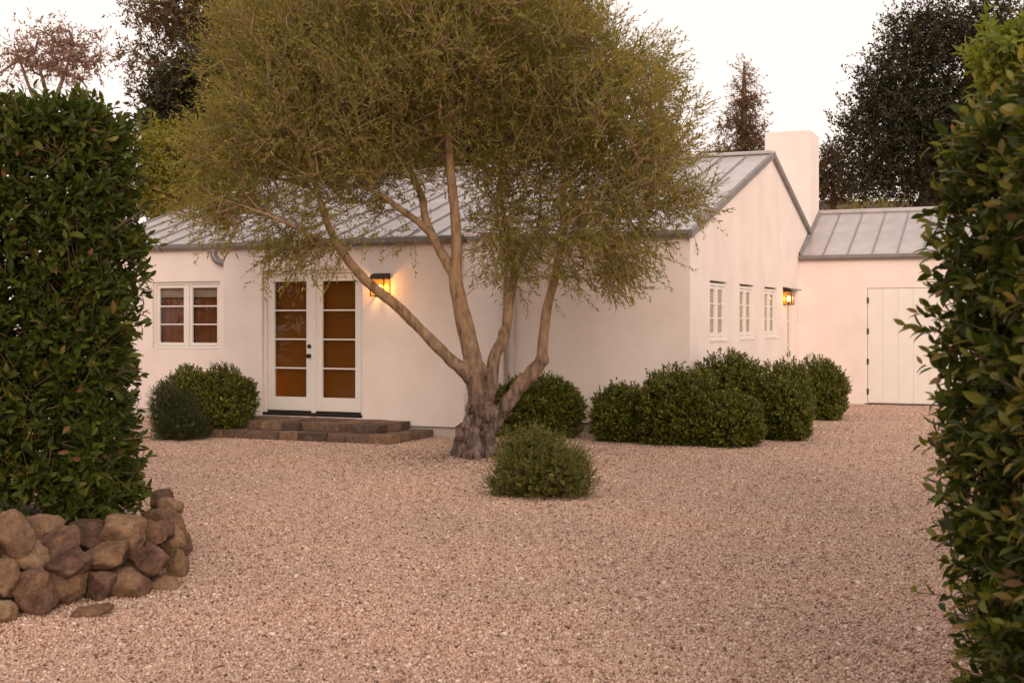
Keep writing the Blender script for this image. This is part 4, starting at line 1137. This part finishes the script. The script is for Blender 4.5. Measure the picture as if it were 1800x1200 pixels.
for i in range(nv):
    p = co[i]; low = min(1, max(0, (1.25 - p[2]) / 0.7)); v = Vector((p[0], p[1], p[2] * 0.35))
    disp[i] = low * (0.042 * noise.noise(v * 7) + 0.026 * noise.noise(v * 17) + 0.012 * noise.noise(v * 34)) + 0.005 * noise.noise(v * 14) + low * 0.008 * noise.noise(Vector(p) * 40)
tme.vertices.foreach_set('co', (co + no * disp[:, None]).ravel()); tme.update()
mesh_obj('trunk', tme, M['olive_bark'], olive, smooth=True)

def E(x, y, dy, rx, ry, rd, w=1.0):
    m = (TY + dy) / F
    return (T(x, y, dy), (rx * m, rd, ry * m), w)
crown = [E(560, 235, -.3, 195, 140, 1.5), E(425, 275, -.5, 100, 90, 1.1), E(690, 110, 0, 240, 160, 1.9), E(900, 105, .3, 190, 140, 1.8), E(1060, 215, .2, 155, 125, 1.6),
         E(1140, 330, -.2, 105, 90, 1.1, 1.2), E(1060, 420, -.3, 115, 80, 1.0, 1.35), E(895, 410, .3, 75, 90, .8, 1.5), E(545, 420, -.8, 95, 55, .7), E(440, 365, -1.0, 120, 50, .8),
         E(780, 280, .4, 140, 60, 1.2, .55), E(470, 95, -.2, 110, 110, 1.3), E(960, 320, .2, 110, 80, 1.0, .9), E(700, 400, .5, 80, 28, .5, .4), E(640, 330, 0, 120, 45, .8, .45), E(375, 365, -.8, 70, 42, .6),
         E(1110, 130, .4, 85, 60, 1.0), E(760, -40, 0, 260, 80, 1.6), E(500, 470, -.9, 60, 26, .4, .8)]
cp = ell_points(crown, 2300)
cp = cp[cp[:, 2] > 1.9]
arr, par = net(np.array(skel), cp)
branch_mesh('branches', arr, par, 0.0048, 0.034, M['olive_bark'], olive, len(skel), 5)['kind'] = 'stuff'
tips = arr[len(skel):]
pn = arr[par[len(skel):]]
out = norm(tips - pn)
REP = 8
org = np.repeat(tips, REP, 0) + rng.normal(0, 0.085, (len(tips) * REP, 3))
cc = np.array([0, 0, 3.0])
dr = norm(np.repeat(out, REP, 0) * 0.5 + norm(org - cc) * 0.45 + np.array([0, 0, 0.25]) + rng.normal(0, 0.55, org.shape))
hang = org[:, 2] < 2.7
dr[hang] = norm(dr[hang] + np.array([0, 0, -0.7]))
ln = rng.uniform(0.16, 0.42, len(org))
leaves_obj('crown', [sprig_leaves(org, dr, ln, 10, 0.062, 0.0165, spread=0.75, jit=0.5)], M['olive_leaf'], olive, 'diamond')
kt = rng.random(len(org)) < 0.6; o2, d2, l2 = org[kt], dr[kt], ln[kt]
tw = mesh_obj('twigs', seg_tubes('twigs', o2 - d2 * 0.05, o2 + d2 * l2[:, None], np.full(len(o2), 0.0042), np.full(len(o2), 0.0016), 3), M['olive_twig'], olive); tw['kind'] = 'stuff'

# ------------------------------------------------------------------ trees beyond the house
def far_tree(name, label, Y, base_x, stems, ells, npts, leaf, leafmat, barkmat, rep=5, nleaf=9, wr=0.45, sl=0.6, up=0.2, seed=1, group='trees beyond the house', jit=0.25, r0=0.012, spread=0.9):
    """stems: polylines in photo columns/rows at depth Y (+dy) with start and end radius; ells likewise."""
    global rng
    rng = np.random.default_rng(seed)
    b = px(base_x, HOR, Y); b[2] = 0
    t = thing(name, label, 'tree', tuple(b), 0, group)
    bm = bmesh.new(); sk = []
    for pts, ra, rb in stems:
        P = catmull([(px(x, y, Y + dy) - b) if y is not None else (px(x, HOR, Y + dy) - b) * np.array([1, 1, 0]) for x, y, dy in pts], 6)
        tube(bm, P, list(np.linspace(ra, rb, len(P))), 8); sk += list(P[len(P) // 4:])
    bm_obj('trunk', bm, barkmat, t, smooth=True)
    m = Y / F
    es = [(px(x, y, Y + dy) - b, (rx * m, (rx + ry) / 2 * m if rd is None else rd, ry * m), w) for x, y, dy, rx, ry, rd, w in ells]
    cp = ell_points(es, npts)
    arr, par = net(np.array(sk), cp)
    branch_mesh('branches', arr, par, r0, 0.12, barkmat, t, len(sk), 4)['kind'] = 'stuff'
    tips = arr[len(sk):]; o_ = norm(tips - arr[par[len(sk):]])
    org = np.repeat(tips, rep, 0) + rng.normal(0, jit, (len(tips) * rep, 3))
    d = norm(np.repeat(o_, rep, 0) * 0.6 + np.array([0, 0, up]) + rng.normal(0, 0.6, org.shape))
    l = rng.uniform(0.5, 1.2, len(org)) * sl
    leaves_obj('crown', [sprig_leaves(org, d, l, nleaf, leaf, leaf * wr, spread=spread, jit=0.6)], leafmat, t, 'diamond')
    return t
far_tree('slender_tree', 'sparse distant tree above the left hedge, pinkish haze in its colour', 42, 95, [([(95, None, 0), (92, 330, 0), (88, 200, 0), (70, 120, 0)], .2, .04), ([(88, 200, 0), (110, 140, 0), (130, 80, 0)], .1, .03), ([(90, 240, 0), (50, 150, 0), (30, 90, 0)], .08, .03)],
         [(60, 100, 0, 55, 40, 1.2, 1), (120, 95, 0, 55, 45, 1.2, 1), (150, 130, 0, 30, 30, .8, 1), (95, 70, 0, 40, 25, .8, 1), (-5, 140, 0, 20, 30, .6, 1)], 120, 0.12, M['far_haze_leaf'], M['pale_bark'], rep=3, nleaf=8, sl=0.5, seed=41, r0=.018)
far_tree('gum_tree', 'tall sparse tree with bare limbs left of the olive crown', 37, 400, [([(400, None, 0), (395, 250, 0), (385, 160, 0), (360, 95, 0), (320, 40, 0), (290, -30, 0)], .42, .08), ([(385, 160, 0), (392, 90, .5), (400, 20, 1), (410, -60, 1)], .2, .06), ([(370, 115, 0), (320, 105, -.5), (280, 110, -.5)], .12, .03), ([(380, 150, 0), (330, 130, .5), (290, 150, .5), (260, 170, .5)], .1, .03)],
         [(300, 30, 0, 75, 45, 2, 1), (370, 20, 0, 60, 60, 2, 1), (262, 105, 0, 38, 40, 1.4, .8), (340, 75, 0, 55, 35, 1.5, .9), (265, 170, 0, 30, 45, 1.2, .8), (300, -50, 0, 100, 50, 2, 1), (410, 70, 0, 40, 60, 1.5, 1.2), (300, 140, 0, 40, 30, 1.3, .6)], 430, 0.12, M['far_brown_leaf'], M['pale_bark'], rep=3, nleaf=9, sl=0.5, seed=42, r0=.013, jit=.2)
far_tree('dense_evergreen', 'dense dark rounded evergreen below the sparse left tree', 35, 340, [([(340, None, 0), (340, 300, 0), (340, 160, 0)], .3, .05)],
         [(345, 165, 0, 50, 50, 1.2, 1), (315, 200, 0, 48, 38, 1, 1), (385, 205, 0, 48, 45, 1, 1), (340, 245, 0, 75, 45, 1.4, 1), (300, 230, 0, 35, 30, .8, 1)], 420, 0.16, M['far_dark_leaf'], M['bark'], rep=6, nleaf=9, sl=0.5, seed=43)
far_tree('acacia', 'yellow green feathery tree behind the left end of the roof', 28.5, 315, [([(315, None, 0), (315, 400, 0), (318, 300, 0)], .16, .04)],
         [(300, 280, 0, 48, 45, .9, 1), (345, 310, 0, 65, 55, 1, 1), (285, 340, 0, 45, 50, .9, 1), (400, 320, .5, 60, 50, .9, 1), (268, 262, 0, 24, 28, .5, 1), (335, 262, 0, 35, 24, .6, 1)], 460, 0.11, M['yellow_leaf'], M['bark'], rep=6, nleaf=11, wr=.3, sl=0.45, seed=44, jit=.18)
for i, (x, Y, top, lab) in enumerate(((475, 40, -140, 'dark tall evergreen behind the roof at the left of the olive'), (640, 38.5, -180, 'dark tall evergreen behind the roof above the lantern'), (800, 42, -150, 'dark tall evergreen behind the roof at centre'), (945, 40, -70, 'dark evergreen behind the roof right of the olive limbs'))):
    far_tree('tall_evergreen', lab, Y, x, [([(x, None, 0), (x, 200, 0), (x, top + 60, 0)], .45, .05)],
             [(x, 250, 0, 95, 70, 2, 1), (x - 15, 150, 0, 85, 70, 2, 1), (x + 10, 50, 0, 72, 70, 1.8, 1), (x, -40, 0, 60, 60, 1.5, 1), (x, top, 0, 30, 50, 1, 1)], 520, 0.22, M['far_dark_leaf'], M['bark'], rep=5, nleaf=8, sl=0.7, seed=50 + i, up=-.1)
def conifer(label, Y, x, top, bot, half, n, mat, seed, leaf=.15):
    ells = []
    k_ = 13
    for k in range(k_):
        f = (k + .6) / k_; y = top + (bot - top) * f; r = half * (f ** .85) * (1 + .25 * math.sin(k * 2.1))
        ells.append((x + r * .25 * math.sin(k * 1.7), y, 0, max(r, 3), 4.5, None, 1.0 / max(f, .2) ** .6))
    return far_tree('conifer', label, Y, x, [([(x, None, 0), (x, (top + bot) / 2, 0), (x, top, 0)], .2, .02)], ells, n, leaf, mat, M['pale_bark'], rep=4, nleaf=9, wr=.3, sl=.4, seed=seed, up=.1, jit=.13)
conifer('pointed brownish conifer between the olive crown and the chimney', 45, 1308, 108, 305, 52, 270, M['far_rust_leaf'], 61, .12)
conifer('small reddish conifer seen through the right edge of the olive', 44, 1163, 170, 320, 40, 180, M['far_rust_leaf'], 62, .12)
far_tree('oak', 'large dark oak at right behind the side wing', 34, 1640, [([(1640, None, 0), (1635, 350, 0), (1610, 220, 0), (1590, 120, 0)], .4, .06), ([(1635, 330, 0), (1690, 200, 0), (1720, 60, 0), (1740, -20, 0)], .25, .05), ([(1635, 340, 0), (1570, 290, 0), (1530, 240, 0)], .15, .03)],
         [(1560, 235, 0, 72, 70, 1.5, 1), (1565, 150, 0, 58, 45, 1.3, 1), (1635, 85, 0, 70, 62, 1.6, 1), (1640, 200, 0, 80, 75, 1.6, 1), (1740, 60, 0, 75, 60, 1.6, 1), (1680, 290, 0, 110, 70, 1.7, 1), (1540, 310, 0, 48, 45, 1.2, 1), (1625, 335, 0, 70, 35, 1.3, 1), (1760, 200, 0, 90, 110, 1.8, 1), (1590, 55, 0, 35, 35, .8, .7), (1650, 25, 0, 45, 25, .8, .7), (1505, 230, 0, 25, 40, .7, .7), (1520, 150, 0, 18, 22, .5, .8), (1560, 95, 0, 22, 18, .5, .8), (1500, 290, 0, 22, 18, .5, .7)], 1250, 0.105, M['far_dark_leaf'], M['bark'], rep=5, nleaf=9, sl=0.5, seed=63, jit=.2)
far_tree('small_tree', 'thin golden backlit tree right of the chimney', 37, 1462, [([(1462, None, 0), (1462, 380, 0), (1466, 290, 0)], .12, .03)], [(1462, 300, 0, 28, 38, .8, 1), (1450, 335, 0, 25, 25, .7, 1), (1485, 330, 0, 25, 30, .6, .8), (1475, 270, 0, 14, 22, .5, .8)], 130, 0.11, M['far_brown_leaf'], M['pale_bark'], rep=4, nleaf=8, sl=.35, seed=64, jit=.15)
far_tree('olive_sapling', 'pale upright young olive shoots above the wing ridge', 32, 1520, [([(1520, None, 0), (1520, 420, 0), (1522, 370, 0)], .08, .03)], [(1500, 385, 0, 25, 12, .4, 1), (1552, 382, 0, 26, 14, .4, 1), (1525, 385, 0, 30, 12, .4, 1)], 40, 0.07, M['olive_leaf'], M['pale_bark'], rep=5, nleaf=12, wr=.22, sl=.4, seed=65, up=1.4, jit=.12, spread=.6)
far_tree('maple', 'bright yellow green leafy tree top above the right hedge', 9.0, 1800, [([(1800, None, 0), (1805, 400, 0), (1795, 120, 0)], .06, .02)], [(1775, 95, 0, 55, 38, .35, 1), (1815, 80, 0, 50, 38, .4, 1), (1735, 112, 0, 25, 22, .2, 1), (1800, 130, 0, 60, 30, .35, 1)], 120, 0.085, M['maple_leaf'], M['bark'], rep=3, nleaf=6, wr=.38, sl=0.16, seed=66, jit=.05, r0=.0025, spread=1.2)

for i, (x, y) in enumerate(((-14.0, 7.5), (-13.0, 11.0), (-14.5, 14.5))):  # unseen trees added so the door glass has something dark to reflect
    Yp = y; xp = 900 + x / Yp * F; m_ = Yp / F
    rows = lambda z: HOR - (z - CAM_H) / m_
    far_tree('added_tree', ['unseen tree added out left for door reflections, front one', 'unseen tree added out left for door reflections, middle one', 'unseen tree added out left for door reflections, nearest the house'][i], Yp, xp, [([(xp, None, 0), (xp, rows(2), 0), (xp, rows(4.5), 0)], .2, .05)],
             [(xp, rows(1.2), 0, 1.6 / m_, 1.2 / m_, 1.8, 1), (xp, rows(3), 0, 1.8 / m_, 1.5 / m_, 2.0, 1), (xp, rows(5), 0, 1.4 / m_, 1.3 / m_, 1.6, 1)], 150, 0.26, M['far_brown_leaf'], M['bark'], rep=5, nleaf=6, sl=0.5, seed=80 + i, group='added unseen trees')

m_ = 30 / F  # unseen tree added off to the right to shade the near gravel
t_ = far_tree('added_tree', 'unseen low tree added out right to shade the gravel', 30, 900, [([(900, None, 0), (900, HOR - 0.3 / m_, 0), (900, HOR - 1.2 / m_, 0)], .2, .05)],
         [(900, HOR + 0.7 / m_, 0, 1.5 / m_, .9 / m_, 1.6, 1), (900, HOR - 0.5 / m_, 0, 1.6 / m_, 1.0 / m_, 1.7, 1), (900, HOR - 1.5 / m_, 0, 1.2 / m_, .7 / m_, 1.3, 1)], 150, 0.26, M['far_brown_leaf'], M['bark'], rep=5, nleaf=6, sl=0.5, seed=90, group='added unseen trees')
t_.location = (4.9, 4.6, 0); t_.scale = (1.15, 1.1, 1.1)

# neighbouring house behind the wing
nbh = thing('neighbour_house', 'distant brown shingled roof of a neighbouring house right of the chimney', 'house', (14.5, 50, 0))
box_obj('wall', (-4, 4, -2.5, 2.5, 0, 4.9), M['tan_wall'], nbh)
bm = bmesh.new()
prof = [(-3.0, 4.85), (0, 6.3), (3.0, 4.85), (3.0, 4.72), (0, 6.15), (-3.0, 4.72)]
A = [bm.verts.new((-4.4, y, z)) for y, z in prof]; B = [bm.verts.new((4.4, y, z)) for y, z in prof]
for k in range(6): bm.faces.new((A[k], A[(k + 1) % 6], B[(k + 1) % 6], B[k]))
bm.faces.new(A); bm.faces.new(B)
nr_ = bm_obj('roof', bm, M['brown_roof'], nbh)
box_obj('skylight', (-3.1, -1.9, -2.3, -1.4, 5.25, 5.62), M['roof'], nr_)

# ------------------------------------------------------------------ fallen leaves
rng = np.random.default_rng(99)
n = 1500
an = rng.random(n) * 6.28; rr = np.abs(rng.normal(0, 1.1, n)) + 0.25
P = np.column_stack([tb[0] + np.cos(an) * rr * 1.2, tb[1] + np.sin(an) * rr * 0.8 - 0.2, rng.uniform(0.012, 0.02, n)])
n2 = 260
P2 = np.column_stack([rng.uniform(-5, 5, n2), rng.uniform(5, 17, n2), rng.uniform(0.014, 0.02, n2)])
P = np.vstack([P, P2]); ax = rng.normal(size=P.shape); ax[:, 2] *= 0.15
nr = np.tile([0, 0, 1.0], (len(P), 1)) + rng.normal(0, .25, P.shape)
Lf = np.r_[rng.uniform(.03, .06, n), rng.uniform(.025, .07, n2)]
lit = leaves_obj('fallen_leaves', [(P, ax, nr, Lf, Lf * 0.3)], M['litter'], None, 'diamond')
lit['label'] = 'dry brown leaves scattered on the gravel around the olive'; lit['category'] = 'leaves'
